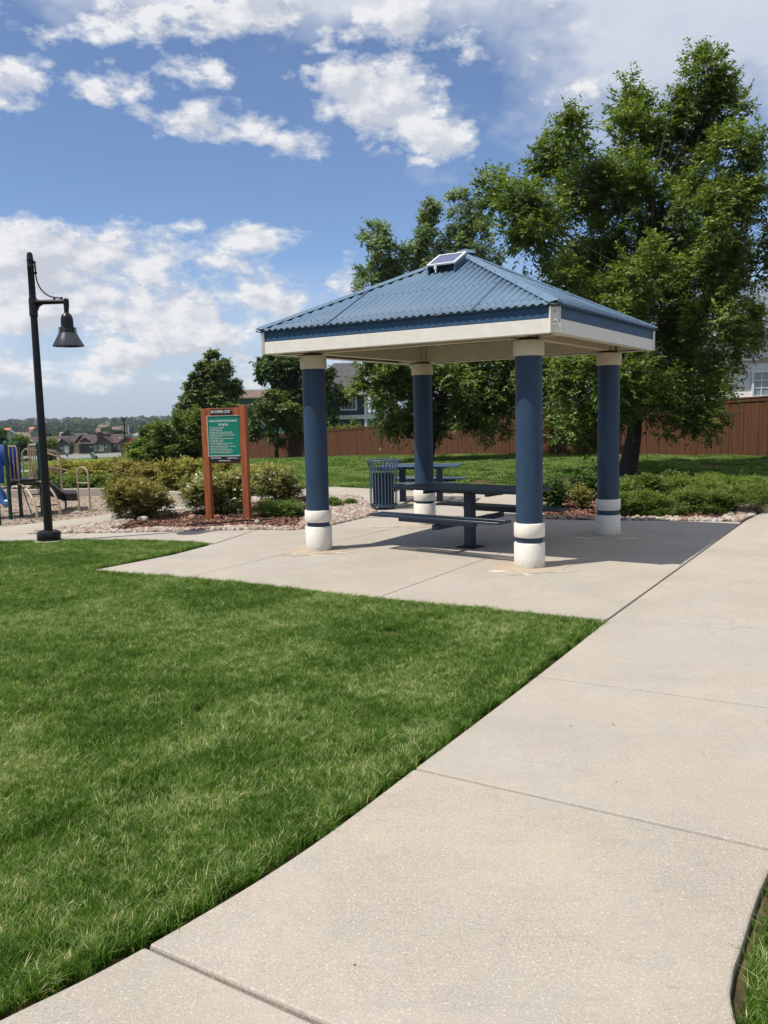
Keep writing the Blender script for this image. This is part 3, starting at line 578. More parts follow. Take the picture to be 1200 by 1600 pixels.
# ------------------------------------------------------------------ foliage
def leaf_cloud(lobes, n_spray, per, L, w, droop=.5, twig=.35, shell=.5, out=.8, tone_up=.25, seed=None, jit=.16, sub=0):
    r_ = np.random.default_rng(seed if seed is not None else 1)
    C = np.array([l[0] for l in lobes], float); Rd = np.array([l[1] for l in lobes], float)
    w_ = (Rd.prod(1))**(2/3); idx = r_.choice(len(lobes), n_spray, p=w_/w_.sum())
    u = unit(r_.normal(size=(n_spray, 3))); ph = r_.random(3)*9
    rr = (shell+(1-shell)*r_.random(n_spray)**.6)*(1+jit*np.sin(u[:, 0]*6+ph[0]+idx)*np.cos(u[:, 2]*7+ph[1]+idx*2))
    if sub:   # boughs: sprays gather in small clusters over each lobe
        cd = unit(r_.normal(size=(len(lobes), sub, 3))+np.array([0, 0, .25])); cr = .5+.72*r_.random((len(lobes), sub)); ci = r_.integers(0, sub, n_spray)
        cu = cd[idx, ci]; core = r_.random(n_spray) < .10
        O = C[idx]+Rd[idx]*(cu*cr[idx, ci][:, None]*.86+u*(.25*r_.random((n_spray, 1))**.5)); O[core] = (C[idx]+u*Rd[idx]*.55*r_.random((n_spray, 1)))[core]
        u = unit(cu*.8+u*.6); ctone = r_.normal(size=(len(lobes), sub))[idx, ci]*.09
    else: O = C[idx]+u*Rd[idx]*rr[:, None]; ctone = np.zeros(n_spray)
    tw = unit(u*out+np.array([0, 0, .42])+r_.normal(size=(n_spray, 3))*.45)
    tt = np.linspace(.0, 1, per)[None, :, None]+r_.random((n_spray, per, 1))*.08
    B = O[:, None, :]+tw[:, None, :]*tt*twig*(.6+.8*r_.random((n_spray, 1, 1)))
    B[..., 2] -= (tt[..., 0]**2)*twig*droop*.5
    side = unit(np.cross(tw, np.array([0, 0, 1.]))+1e-6)
    sg = np.where(np.arange(per) % 2 == 0, 1, -1)[None, :, None]
    D = unit(tw[:, None, :]*.5+side[:, None, :]*sg*.8+np.array([0, 0, -droop])+r_.normal(size=(n_spray, per, 3))*.35)
    N = unit(np.array([0, 0, 1.])+r_.normal(size=(n_spray, per, 3))*.5+u[:, None, :]*.4); Sd = unit(np.cross(D, N)); N = np.cross(Sd, D)
    ll = (L*(.65+.7*r_.random((n_spray, per, 1)))); 
    b = B; tip = B+D*ll; mid = B+D*ll*.45; lw = w*ll/L*.5
    V = np.stack([b, mid+Sd*lw+N*lw*.35, tip, mid-Sd*lw+N*lw*.35], 2).reshape(-1, 3)
    k = np.arange(len(V)//4)[:, None]*4; F = np.concatenate([k+np.array([[0, 1, 2]]), k+np.array([[0, 2, 3]])], 0)
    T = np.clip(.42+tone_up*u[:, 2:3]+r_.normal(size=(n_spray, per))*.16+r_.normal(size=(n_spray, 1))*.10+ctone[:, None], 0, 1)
    return V, F, np.repeat(T.ravel(), 4)
def branches(parent, base, top, r0, lobes, name='trunk', r_end=.02, seed=3, fork=.3, nmax=22):
    rr = random.Random(seed); b = MB(); base = Vector(base); top = Vector(top); N = 7; pts = []; rad = []
    for i in range(N+1):
        t = i/N; p = base.lerp(top, t); p += Vector((rr.uniform(-1, 1), rr.uniform(-1, 1), 0))*r0*.5*(t > .05); pts.append(p); rad.append(r0*(1-t)**1.25+r_end if i else r0*1.35)
    b.tube(pts, rad, 12)
    for c, r in lobes[:nmax]:
        c = Vector(c); t = min(.92, max(.12, (c.z-base.z)/(max(.1, top.z-base.z))*.72-.03)); s_ = base.lerp(top, t); rs = (r0*(1-t)**1.25+r_end)*.36
        m1 = s_.lerp(c, .5)+Vector((rr.uniform(-.1, .1), rr.uniform(-.1, .1), rr.uniform(-.25, .0)))*(c-s_).length*.5
        b.tube([s_, s_.lerp(m1, .5)+Vector((0, 0, .02)), m1, m1.lerp(c, .5), c], [rs, rs*.8, rs*.6, rs*.4, r_end*.6], 7)
        for q in range(4):
            e = c+Vector((rr.uniform(-1, 1)*r[0], rr.uniform(-1, 1)*r[1], rr.uniform(-.5, 1)*r[2]))*.75
            s2 = m1.lerp(c, rr.random()); b.tube([s2, s2.lerp(e, .5)+Vector((0, 0, .05)), e], [rs*.35, rs*.22, r_end*.3], 5)
    return b.build(name, M_BARK, parent, smooth=60)
def tree(label, base, lobes, r0, top, lm, n_spray, per, L, w, seed, name='tree', cat='tree', group=None, **kw):
    root = empty(name, base, label=label, cat=cat, group=group); bs = Vector(base)
    lb = [(Vector(c)-bs, r) for c, r in lobes]
    branches(root, (0, 0, -.1), Vector(top)-bs, r0, lb, seed=seed)
    V, F, T = leaf_cloud([(tuple(c), r) for c, r in lb], n_spray, per, L, w, seed=seed, **kw)
    np_mesh('crown', V, F, lm, root, T); return root
def pl(lst, Y, depth=1.0, dj=1.2, seed=1, sc=1.0):
    rr = random.Random(seed); out = []
    for q in lst:
        px, py, r = q[:3]; dy = q[3] if len(q) > 3 else rr.uniform(-1, 1)*dj
        c = at(px, py, Y+dy); R0 = r*(Y+dy)/FPX*sc; out.append((tuple(c), (R0, R0*depth, R0)))
    return out
# the big ash
YA = 21.0; bA = at(978, 745, YA); bA.z = hz(bA.x, bA.y)-.02
A_l = [(1098, 112, 40), (1128, 168, 50), (1075, 178, 48), (985, 165, 40), (1000, 215, 52), (1060, 245, 66), (1150, 240, 52), (893, 200, 30), (880, 248, 40), (905, 300, 52), (850, 250, 30), (815, 318, 42), (772, 300, 26), (838, 365, 56), (965, 300, 62), (1040, 330, 74),
       (1140, 325, 62), (1195, 400, 55), (1115, 420, 74), (1020, 420, 74), (920, 400, 66), (860, 450, 50), (1168, 512, 34), (1125, 510, 50), (1050, 510, 56), (905, 590, 62), (985, 600, 62), (1060, 590, 62), (1122, 592, 32), (1020, 640, 44), (935, 650, 44), (880, 660, 36), (1085, 640, 36), (860, 590, 50), (970, 480, 60), (905, 520, 50), (1100, 690-40, 30)]
lobA = pl([(q[0], q[1], q[2]*(.80 if q[1] < 440 else .90)) for q in A_l], YA, 1.1, 1.7, 5)
lobA += pl([(q[0]+random.uniform(-14, 14), q[1]+random.uniform(0, 20), q[2]*.6, 2.2+random.uniform(-.6, .8)) for q in A_l[10:36:2]], YA, 1.1)
lobA += pl([(q[0]+random.uniform(-12, 12), q[1]+random.uniform(0, 24), q[2]*.55, -1.5) for q in A_l[13:36:3]], YA, 1.0)
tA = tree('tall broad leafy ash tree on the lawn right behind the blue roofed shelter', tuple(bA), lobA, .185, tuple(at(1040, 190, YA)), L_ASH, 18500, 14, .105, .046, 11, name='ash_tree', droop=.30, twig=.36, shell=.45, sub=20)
# tree B behind the shelter
YB = 33.0; bB = at(662, 705, YB); bB.z = hz(bB.x, bB.y)
B_l = [(590, 600, 40), (625, 620, 46), (640, 575, 46), (690, 600, 56), (740, 590, 56), (790, 600, 52), (700, 650, 38), (745, 645, 40), (615, 665, 26), (650, 660, 30), (790, 640, 40), (832, 600, 46), (600, 560, 40), (690, 520, 46), (760, 525, 50), (840, 520, 46)]
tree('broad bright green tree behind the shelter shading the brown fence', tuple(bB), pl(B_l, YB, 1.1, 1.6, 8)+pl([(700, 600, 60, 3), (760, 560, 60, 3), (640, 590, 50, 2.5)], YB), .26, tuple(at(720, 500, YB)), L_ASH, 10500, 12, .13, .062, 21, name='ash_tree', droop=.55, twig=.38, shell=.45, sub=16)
# poplars rising beyond the roof
YC = 52.0
for (lab, base, ll, sd) in [('leftmost grey green poplar rising above the shelter roof line', (596, 712), [(595, 375, 26), (590, 410, 32), (580, 440, 30), (605, 430, 30), (622, 395, 16), (590, 480, 36), (600, 530, 36)], 31),
                            ('slender poplar in the middle of the row above the shelter roof', (668, 712), [(668, 335, 20), (665, 365, 28), (672, 400, 32), (650, 415, 22), (668, 450, 36), (668, 500, 36)], 32),
                            ('poplar with rounded top just left of the big ash tree', (735, 712), [(722, 330, 28), (712, 360, 30), (745, 350, 24), (735, 385, 34), (765, 400, 30), (730, 430, 36), (735, 480, 36)], 33)]:
    b = at(*base, YC); b.z = hz(b.x, b.y)
    tree(lab, tuple(b), pl(ll, YC, 1.0, 1.0, sd), .22, tuple(at(ll[0][0], ll[0][1]+20, YC)), L_COT, 2300, 10, .13, .11, sd, name='poplar_tree', droop=.3, twig=.45, shell=.3, sub=9, group='poplars beyond the fence')
def tree_px(lab, Y, base, ll, lm, ns, per, L, w, sd, r0=.15, name='tree', **kw):
    b = at(*base, Y); b.z = hz(b.x, b.y); top = at(ll[0][0], ll[0][1], Y)
    return tree(lab, tuple(b), pl(ll, Y, 1.0, kw.pop('dj', .8), sd), r0, tuple(top), lm, ns, per, L, w, sd, name=name, **kw)
tree_px('small light green tree with thin trunk in front of the fence near the sign', 60, (433, 719), [(432, 632, 22), (412, 645, 22), (452, 645, 24), (400, 665, 18), (432, 662, 26), (462, 668, 16), (395, 678, 10)], L_MID, 1700, 10, .18, .10, 41, .13, 'young_tree', twig=.4, shell=.35, sub=9)
tree_px('dark dense tree behind the left front pillar beyond the fence', 72, (468, 712), [(460, 585, 40), (430, 590, 34), (490, 590, 40), (420, 570, 24), (470, 625, 46), (505, 630, 30), (440, 560, 26), (480, 555, 30), (505, 655, 24), (450, 650, 36)], L_DARK, 4600, 10, .24, .17, 42, .3, 'dense_tree', twig=.5, sub=10)
tree_px('rounded green tree rising above the bushes left of the park rules sign', 75, (325, 722), [(336, 572, 17), (344, 592, 24), (322, 594, 24), (300, 622, 24), (333, 620, 36), (358, 618, 20), (296, 645, 28), (330, 655, 36), (360, 650, 22)], L_MID, 4200, 10, .26, .17, 43, .25, 'dense_tree', twig=.5, sub=10)

def bush(lab, px, py, Y, rx, ry_, lm, n, per, L, w, sd, name='shrub', blobs=7, cat='shrub', group=None, flowers=0, upright=0.0, flat=1.0, depth=1.0, **kw):
    """px,py: foot centre; rx: half width and ry_: height in photo pixels"""
    b = at(px, py, Y); zz = hz(b.x, b.y) if Y > 15.5 else 0.0
    root = empty(name, (b.x, b.y, zz), label=lab, cat=cat, group=group); R0 = rx*Y/FPX; H = ry_*Y/FPX
    rr = random.Random(sd); lobes = []
    for i in range(blobs):
        a = i/blobs*2*math.pi+rr.random()*.5; q = rr.uniform(.35, .62) if i else 0; s_ = rr.uniform(.38, .55)
        lobes.append(((math.cos(a)*q*R0, math.sin(a)*q*R0*depth, H*rr.uniform(.38, .62)), (R0*s_, R0*s_*depth, H*rr.uniform(.36, .46))))
    lobes.append(((0, 0, H*.5), (R0*.5, R0*.5*depth, H*.5)))
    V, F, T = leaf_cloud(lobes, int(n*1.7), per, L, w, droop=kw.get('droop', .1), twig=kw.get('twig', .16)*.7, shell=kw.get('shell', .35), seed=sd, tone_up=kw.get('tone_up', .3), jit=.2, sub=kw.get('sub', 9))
    kz = H/max(.05, np.percentile(V[:, 2], 98.5)); V[:, 2] *= kz; kx = R0/max(.05, np.percentile(np.abs(V[:, 0]), 98.5)); V[:, 0] *= kx; lobes = [((c[0]*kx, c[1], c[2]*kz), (r[0]*kx, r[1], r[2]*kz)) for c, r in lobes]
    ok = V[:, 2].reshape(-1, 4).min(1) > -.01; V = V.reshape(-1, 4, 3)[ok].reshape(-1, 3); T = T.reshape(-1, 4)[ok].ravel(); k = np.arange(len(V)//4)[:, None]*4; F = np.concatenate([k+np.array([[0, 1, 2]]), k+np.array([[0, 2, 3]])], 0)
    np_mesh('foliage', V, F, lm, root, T)
    st = MB()
    for i in range(10):
        c, r = rr.choice(lobes); e = Vector(c)+Vector((rr.uniform(-.5, .5)*r[0], rr.uniform(-.5, .5)*r[1], r[2]*.5)); st.tube([(e.x*.15, e.y*.15, -.03), (e.x*.5, e.y*.5, e.z*.5), e], [.012, .009, .004], 5)
    st.build('stems', M_BARK, root)
    if flowers:
        V, F, T = leaf_cloud(lobes, flowers, 5, .035, .035, droop=0, twig=.03, shell=.92, seed=sd+1); V[:, 2] += .02
        ok = V[:, 2].reshape(-1, 4).min(1) > .08; V = V.reshape(-1, 4, 3)[ok].reshape(-1, 3); T = T.reshape(-1, 4)[ok].ravel(); k = np.arange(len(V)//4)[:, None]*4; F = np.concatenate([k+np.array([[0, 1, 2]]), k+np.array([[0, 2, 3]])], 0)
        f = np_mesh('flowers', V, F, L_FLOW, root, T); f['kind'] = 'stuff'
    return root
bush('loose rusty green shrub alone in the cobbles left of the sign', 218, 809, 14.5, 46, 58, L_RUST, 1500, 10, .045, .022, 51, flowers=14, twig=.16)
bush('rusty green shrub behind the front shrub by the kerb', 220, 768, 20, 38, 44, L_RUST, 1100, 9, .055, .028, 52, twig=.2)
bush('golden tipped rounded shrub left of the sign beside the kerb', 287, 768, 19.3, 36, 50, L_SPIR, 1300, 9, .055, .028, 53, twig=.2)
bush('golden green shrub seen between the two sign posts', 345, 765, 19.0, 40, 50, L_SPIR, 1200, 9, .055, .028, 54, twig=.2)
bush('white flowering potentilla shrub directly behind the sign posts', 345, 801, 15.0, 54, 60, L_POT, 2000, 10, .042, .02, 55, flowers=130, name='flowering_shrub', twig=.18)
bush('white flowering shrub between the sign and the front pillar', 440, 785, 16.9, 40, 52, L_POT, 1500, 10, .045, .02, 56, flowers=70, name='flowering_shrub', twig=.18)
bush('golden green shrub behind the right sign post', 400, 768, 18.5, 30, 44, L_SPIR, 900, 9, .055, .028, 57, twig=.2)
bush('low bright green juniper beside the left front pillar', 440, 808, 14.3, 38, 23, L_JUN, 1300, 10, .035, .008, 58, name='juniper', twig=.14)
bush('small low green plant among the cobbles right of the front pillar', 520, 794, 15.6, 18, 14, L_JUN, 420, 9, .035, .01, 59, name='low_plant', twig=.1)
bush('small low plant among the cobbles beside the litter bin', 548, 790, 15.9, 11, 9, L_JUN, 220, 9, .035, .01, 60, name='low_plant', twig=.1)
for i, (px, w_) in enumerate([(90, 34), (124, 36), (160, 36), (194, 32)]):
    bush(['golden topped hedge shrub behind the ramp handrail, first from the left', 'golden topped hedge shrub second in the row behind the play ramp', 'golden topped hedge shrub third in the row, behind the hoop rail', 'golden topped hedge shrub at the right end of the row by the kerb'][i], px, 762, 21.2, w_, 40, L_SPIR, 1500, 9, .06, .03, 70+i, group='golden topped hedge along the kerb', name='hedge_shrub', twig=.2)
for i, (px, w_) in enumerate([(94, 30), (128, 32), (166, 32)]):
    bush(['low dark green juniper under the hedge, leftmost behind the ramp', 'low dark green juniper under the hedge behind the hoop rail', 'low dark green juniper under the hedge nearest the rusty shrub'][i], px, 768, 20.1, w_, 25, L_JUN, 1300, 10, .045, .014, 80+i, group='junipers under the hedge', name='juniper', twig=.16)
# tall leafy bushes in front of the fence end
for i, (px, w_, h_, Y) in enumerate([(232, 34, 46, 44), (262, 42, 66, 42), (300, 36, 84, 43), (215, 20, 30, 40)]):
    bush(['bright green lilac bush at the left end of the fence', 'tallest bright green bush left of the sign', 'dark green bush just left of the sign board', 'small yellow green bush at the fence corner'][i], px, 728, Y, w_, h_, [L_MID, L_MID, L_MID, L_LITE][i], [1500, 2400, 1800, 500][i], 9, .11, .07, 90+i, name='leafy_bush', group='bushes by the fence end', twig=.35, cat='bush')
for i, (px, w_, h_) in enumerate([(526, 20, 44), (556, 20, 50), (583, 16, 44)]):
    bush(['green bush behind the fence under the navy house, left one', 'green bush behind the fence under the navy house window', 'green bush behind the fence at the navy house corner'][i], px, 690, 66, w_, h_, L_MID, 500, 8, .13, .08, 120+i, name='leafy_bush', group='bushes beyond the fence', twig=.35, cat='bush')
# right hand bed
bush('large low juniper in full sun at the corner of slab and path', 1120, 806, 13.6, 72, 40, L_JUN, 3800, 11, .038, .008, 100, name='juniper', blobs=10, twig=.16, depth=.9)
bush('sunlit juniper beside the rear right pillar', 1012, 808, 13.3, 54, 34, L_JUN, 3000, 11, .038, .008, 101, name='juniper', blobs=9, twig=.16, depth=.8)
bush('dark shaded juniper mass behind the sunlit junipers', 1130, 780, 15.6, 92, 33, L_JUN, 3400, 11, .04, .009, 102, name='juniper', blobs=11, twig=.18)
bush('shaded juniper under the ash tree', 1040, 775, 16.2, 52, 27, L_JUN, 1800, 11, .04, .009, 103, name='juniper', blobs=8, twig=.18)
bush('leafy shrub at the foot of the ash trunk', 1000, 775, 15.3, 40, 38, L_MID, 1100, 9, .05, .03, 104, twig=.2)
bush('dark leafy shrub right of the ash trunk', 1052, 762, 16.6, 22, 32, L_DARK, 700, 9, .055, .035, 105, twig=.25)
bush('small dark leafed shrub between the two right pillars', 865, 785, 14.6, 20, 44, L_DARK, 500, 8, .05, .03, 106, twig=.22)
bush('dark leafy shrub behind the rear right pillar', 918, 775, 15.6, 28, 46, L_DARK, 650, 8, .05, .03, 107, twig=.22)
bush('thin rusty shrub left of the rear right pillar', 908, 787, 14.4, 17, 34, L_RUST, 260, 8, .045, .025, 108, twig=.2)
bush('small green shrub against the rear right pillar', 975, 790, 13.9, 22, 42, L_MID, 600, 8, .045, .025, 109, twig=.2)

# ------------------------------------------------------------------ shelter
SH_C = (1.084, 10.908); SH_Y = -.566
def shelter():
    root = empty('picnic_shelter', (*SH_C, 0), SH_Y, label='blue and white four pillar picnic shelter with corrugated blue hip roof', cat='shelter')
    a, a2 = 1.405, 1.3405; b, b2 = 1.875, 1.772; ZB, ZM, ZT, ZA = 2.412, 2.552, 2.672, 3.60
    # columns: FL, FR, BR, BL with slightly different collar heights
    for (u, v), (h1, h2, h3) in zip([(-a, -a2), (a, -a2), (a, a2), (-a, a2)], [(.30, .355, .50), (.265, .325, .475), (.265, .33, .475), (.32, .36, .52)]):
        col = MB().lathe([(.1415, 0), (.1415, 2.25)], 40, (u, v, 0)).build('pillar', M_PIPE, root)
        MB().lathe([(.158, -.01), (.163, .0), (.165, .01), (.165, h1-.012), (.158, h1), (.140, h1+.002)], 44, (u, v, 0)).build('base_collar', M_COLLAR, col)
        MB().lathe([(.140, h2-.002), (.158, h2), (.165, h2+.01), (.165, h3-.01), (.158, h3), (.140, h3+.002)], 44, (u, v, 0)).build('ring_collar', M_COLLAR, col)
        MB().lathe([(.140, 2.228), (.158, 2.23), (.162, 2.24), (.162, 2.385), (.15, 2.392)], 44, (u, v, 0)).build('capital', M_BEIGE, col)
        MB().lathe([(.11, 2.392), (.11, 2.41)], 24, (u, v, 0)).build('shim', M_DKB, col)
        MB().box((u, v, 2.53), (.19, .19, .235)).build('stub', M_BEIGE, col, bevel=.006)
    # beams on the column lines
    bm_ = MB()
    for s_ in (-1, 1):
        bm_.box((0, s_*a2, 2.525), (2*a-.20, .09, .225)); bm_.box((s_*a, 0, 2.525), (.09, 2*a2-.20, .225))
        for s2 in (-1, 1):
            bm_.box((s_*(a+(b-a)/2+.02), s2*a2, 2.525), (b-a-.20, .09, .215)); bm_.box((s_*a, s2*(a2+(b2-a2)/2+.02), 2.525), (.09, b2-a2-.2, .215))
    bm_.build('beam', M_BEIGE, root, bevel=.004)
    # white fascia channels with lips
    for s_, nm in ((-1, 'x'), (1, 'x')):
        f = MB(); f.box((0, s_*(b2-.012), (ZB+ZM)/2), (2*b-.12, .024, ZM-ZB)); f.box((0, s_*(b2-.07), ZB+.006), (2*b-.12, .09, .012)); f.build('white_fascia', M_WHITE, root, bevel=.003)
        f = MB(); f.box((s_*(b-.012), 0, (ZB+ZM)/2), (.024, 2*b2-.12, ZM-ZB)); f.box((s_*(b-.07), 0, ZB+.006), (.09, 2*b2-.12, .012)); f.build('white_fascia', M_WHITE, root, bevel=.003)
        f = MB(); f.box((0, s_*(b2-.020), (ZT+ZM)/2+.002), (2*b-.12, .024, ZT-ZM-.004)); f.build('blue_fascia', M_FASC, root)
        f = MB(); f.box((s_*(b-.020), 0, (ZT+ZM)/2+.002), (.024, 2*b2-.12, ZT-ZM-.004)); f.build('blue_fascia', M_FASC, root)
    et = MB()  # strip added below the corrugation to straighten its shadow on the fascia
    for s_ in (-1, 1):
        et.box((0, s_*(b2+.008), ZT+.001), (2*b+.03, .034, .004)); et.box((s_*(b+.008), 0, ZT+.001), (.034, 2*b2-.02, .004))
    et.build('eave_shadow_strip', M_FASC, root, smooth=0)
    for su in (-1, 1):
        for sv in (-1, 1):
            br = MB(); rot = Matrix.Rotation(math.atan2(sv, su), 3, 'Z'); c = Vector((su*(b-.030), sv*(b2-.030), (ZB+ZT)/2-.004))
            br.box(c, (.02, .098, ZT-ZB-.012), rot)
            for q in (-1, 1): br.box(c+rot@Vector((.004, q*.052, 0)), (.032, .010, ZT-ZB-.012), rot)
            o = br.build('corner_bracket', M_WHITE, root, bevel=.002)
            for zz, r in ((ZT-.055, .016), (ZM-.025, .015), (ZM-.062, .012)):
                p = c+rot@Vector((.010, 0, 0)); p.z = zz; d = rot@Vector((1, 0, 0)); MB().tube([p, p+d*.008, p+d*.013], [r, r*.9, r*.45], 14).build('bolt', M_BOLT, o)
    # hip rafters and ceiling purlins (seen from below)
    h_ = MB()
    for su in (-1, 1):
        for sv in (-1, 1):
            h_.tube([(su*(b-.1), sv*(b2-.1), 2.60), (0, 0, ZA-.14)], .045, 4)
    h_.build('hip_rafter', M_BEIGE, root)
    # corrugated slopes
    ov = .035; EB, EB2 = b+ov, b2+ov; z0 = ZT+.004
    pitch = .090; amp = .0125
    for k in range(4):
        half = (EB, EB2)[k % 2]; run = (EB2, EB)[k % 2]; n = int(2*half/pitch); m = 8; ss = np.linspace(-half, half, n*m+1)
        vs = []; rise = ZA-z0; L = math.hypot(run, rise)
        for s_ in ss:
            tm = max(0.0, 1-abs(s_)/half); wv = amp*math.sin(2*math.pi*s_/pitch)
            for t in (0, tm*.5, tm):
                vs.append((s_, -run*(1-t)-wv*rise/L*0, z0+rise*t+wv*(run/L) + amp))
        fs = [(i*3+j, (i+1)*3+j, (i+1)*3+j+1, i*3+j+1) for i in range(len(ss)-1) for j in range(2)]
        rot = Matrix.Rotation(k*math.pi/2, 3, 'Z'); mb = MB(); mb.add([rot@Vector(v) for v in vs], fs)
        o = mb.build('corrugated_slope', M_ROOF, root, smooth=60); sd = o.modifiers.new('thick', 'SOLIDIFY'); sd.thickness = .0015
        # lap seams and screw rows
        sw = MB()
        for tt in (.06, .38, .70):
            for q in range(-18, 19):
                s_ = (q+.25)*pitch
                if abs(s_) < half*(1-tt)-.08: sw.box(rot@Vector((s_, -run*(1-tt)+.012*0, z0+rise*tt+amp*2+.003)), (.011, .011, .006))
        if sw.v: mb2 = sw.build('screw_row', M_RSLAT, o, smooth=0); mb2['kind'] = 'stuff'
        sm = MB()
        for s_ in (-half*.45, half*.05, half*.5):
            tm = 1-abs(s_)/half-.05; p0 = Vector((s_, -run, z0+amp*2+.002)); p1 = Vector((s_, -run*(1-tm), z0+rise*tm+amp*2+.002))
            sm.add([rot@(p0+Vector((-.005, 0, 0))), rot@(p0+Vector((.005, 0, 0))), rot@(p1+Vector((.005, 0, 0))), rot@(p1+Vector((-.005, 0, 0)))], [(0, 1, 2, 3)])
        sm.build('lap_seam', M_RSLAT, o)
    apex = Vector((0, 0, ZA+.030))
    for su in (-1, 1):
        for sv in (-1, 1):
            e = Vector((su*(EB+.004), sv*(EB2+.004), z0+.026)); w = .085; mb = MB(); vs = []
            for t in (0, 1):
                p = e.lerp(apex, t); dn = .030
                vs += [p+Vector((0, -sv*w*1.25*(1 if t == 0 else .8), -dn*.4*0-.0)), p+Vector((0, 0, .016)), p+Vector((-su*w*1.25*(1 if t == 0 else .8), 0, 0))]
            # pull wing tips onto the slopes
            mb.add(vs, [(0, 1, 4, 3), (1, 2, 5, 4)]); sc = mb
            for i in range(1, 9):
                p = e.lerp(apex, i/9); sc.lathe([(.007, 0), (.006, .006), (.002, .008)], 8, tuple(p+Vector((0, -sv*w*.8, .008)))); sc.lathe([(.007, 0), (.006, .006), (.002, .008)], 8, tuple(p+Vector((-su*w*.8, 0, .008))))
            mb.build('hip_cap', M_ROOF, root, smooth=0)
    MB().lathe([(.16, ZA+.02), (.10, ZA+.062), (.0, ZA+.085)], 4).build('apex_cap', M_ROOF, root, smooth=0)
    return root
shelter()
def solar():
    # stands on the front slope just below the apex, parallel to it
    rz = SH_Y; c, s_ = math.cos(rz), math.sin(rz); u, v = -.03, -.425
    x = SH_C[0]+c*u-s_*v; y = SH_C[1]+s_*u+c*v
    root = empty('solar_panel_light', (x, y, 3.495), rz, label='small solar panel box in a white frame on the roof peak', cat='solar panel')
    W_, D_, HZ = .37, .30, .078
    side = MB()
    for q in (-1, 1):
        side.add([(q*k, yy, zz_) for k in (W_/2, W_/2-.012) for yy, zz_ in ((-D_/2, -HZ), (D_/2, HZ), (D_/2, -.07), (-D_/2, -.20))], [(0, 1, 2, 3), (7, 6, 5, 4), (0, 4, 5, 1), (1, 5, 6, 2), (2, 6, 7, 3), (3, 7, 4, 0)])
    side.box((0, D_/2-.01, 0), (W_-.026, .012, .15)); side.box((0, -.02, -.06), (W_-.026, .012, .12))
    side.build('housing', M_RSLAT, root)
    tilt = math.atan2(2*HZ, D_); rot = Matrix.Rotation(tilt, 3, 'X'); cc = rot@Vector((0, 0, .012)); DD = D_/math.cos(tilt)
    fr = MB()
    for q in (-1, 1):
        fr.box(cc+rot@Vector((q*(W_/2-.006), 0, 0)), (.024, DD+.03, .022), rot); fr.box(cc+rot@Vector((0, q*(DD/2+.002), 0)), (W_-.038, .022, .022), rot)
    fr.build('frame', M_TRIM, root, bevel=.002)
    pm = bpy.data.materials.new('solar_cells'); pm.use_nodes = True; t = NT(pm.node_tree); b = t.n['Principled BSDF']; tc = t.new('ShaderNodeTexCoord')
    br = t.new('ShaderNodeTexBrick'); br.offset = 0; br.inputs['Scale'].default_value = 1; br.inputs['Brick Width'].default_value = .052; br.inputs['Row Height'].default_value = .045; br.inputs['Mortar Size'].default_value = .0018
    br.inputs['Color1'].default_value = (.035, .05, .14, 1); br.inputs['Color2'].default_value = (.045, .065, .17, 1); br.inputs['Mortar'].default_value = (.25, .3, .4, 1)
    t.l.new(tc.outputs['Object'], br.inputs[0]); t.l.new(br.outputs[0], b.inputs['Base Color']); b.inputs['Roughness'].default_value = .25
    MB().box(cc+rot@Vector((0, 0, -.004)), (W_-.04, DD-.02, .012), rot).build('cell_panel', pm, root)
    l = MB(); l.lathe([(.0, -.02), (.016, -.02), (.020, .0), (.014, .02), (0, .022)], 16, (-.07, -D_/2-.012, -.105)); l.tube([(-.07, -D_/2-.012, -.11), (-.062, -D_/2-.02, -.14), (-.06, -D_/2-.025, -.165)], .007, 8); l.build('spotlight', M_TRIM, root)
solar()

# ------------------------------------------------------------------ picnic tables
def perf_mat(name, base):
    m = bpy.data.materials.new(name); m.use_nodes = True; t = NT(m.node_tree); b = t.n['Principled BSDF']; tc = t.new('ShaderNodeTexCoord')
    b.inputs['Base Color'].default_value = c4(base); b.inputs['Roughness'].default_value = .38; b.inputs['Specular IOR Level'].default_value = .5; return m
M_SLATN = perf_mat('navy_plastic_coated_steel', (.012, .022, .040))
def rib_panel(c, L, Wd, z, th=.03):
    """slatted steel top: frame and cross ribs with real gaps"""
    f = MB(); e = .045
    f.box((c[0], c[1]-Wd/2+e/2, z), (L, e, th)); f.box((c[0], c[1]+Wd/2-e/2, z), (L, e, th))
    f.box((c[0]-L/2+e/2, c[1], z), (e, Wd-2*e, th)); f.box((c[0]+L/2-e/2, c[1], z), (e, Wd-2*e, th))
    n = int((L-2*e)/.042); r = MB()
    for i in range(n):
        x = c[0]-L/2+e+(i+.5)*(L-2*e)/n; r.box((x, c[1], z+.002), (.026, Wd-2*e, th*.55))
    return f, r
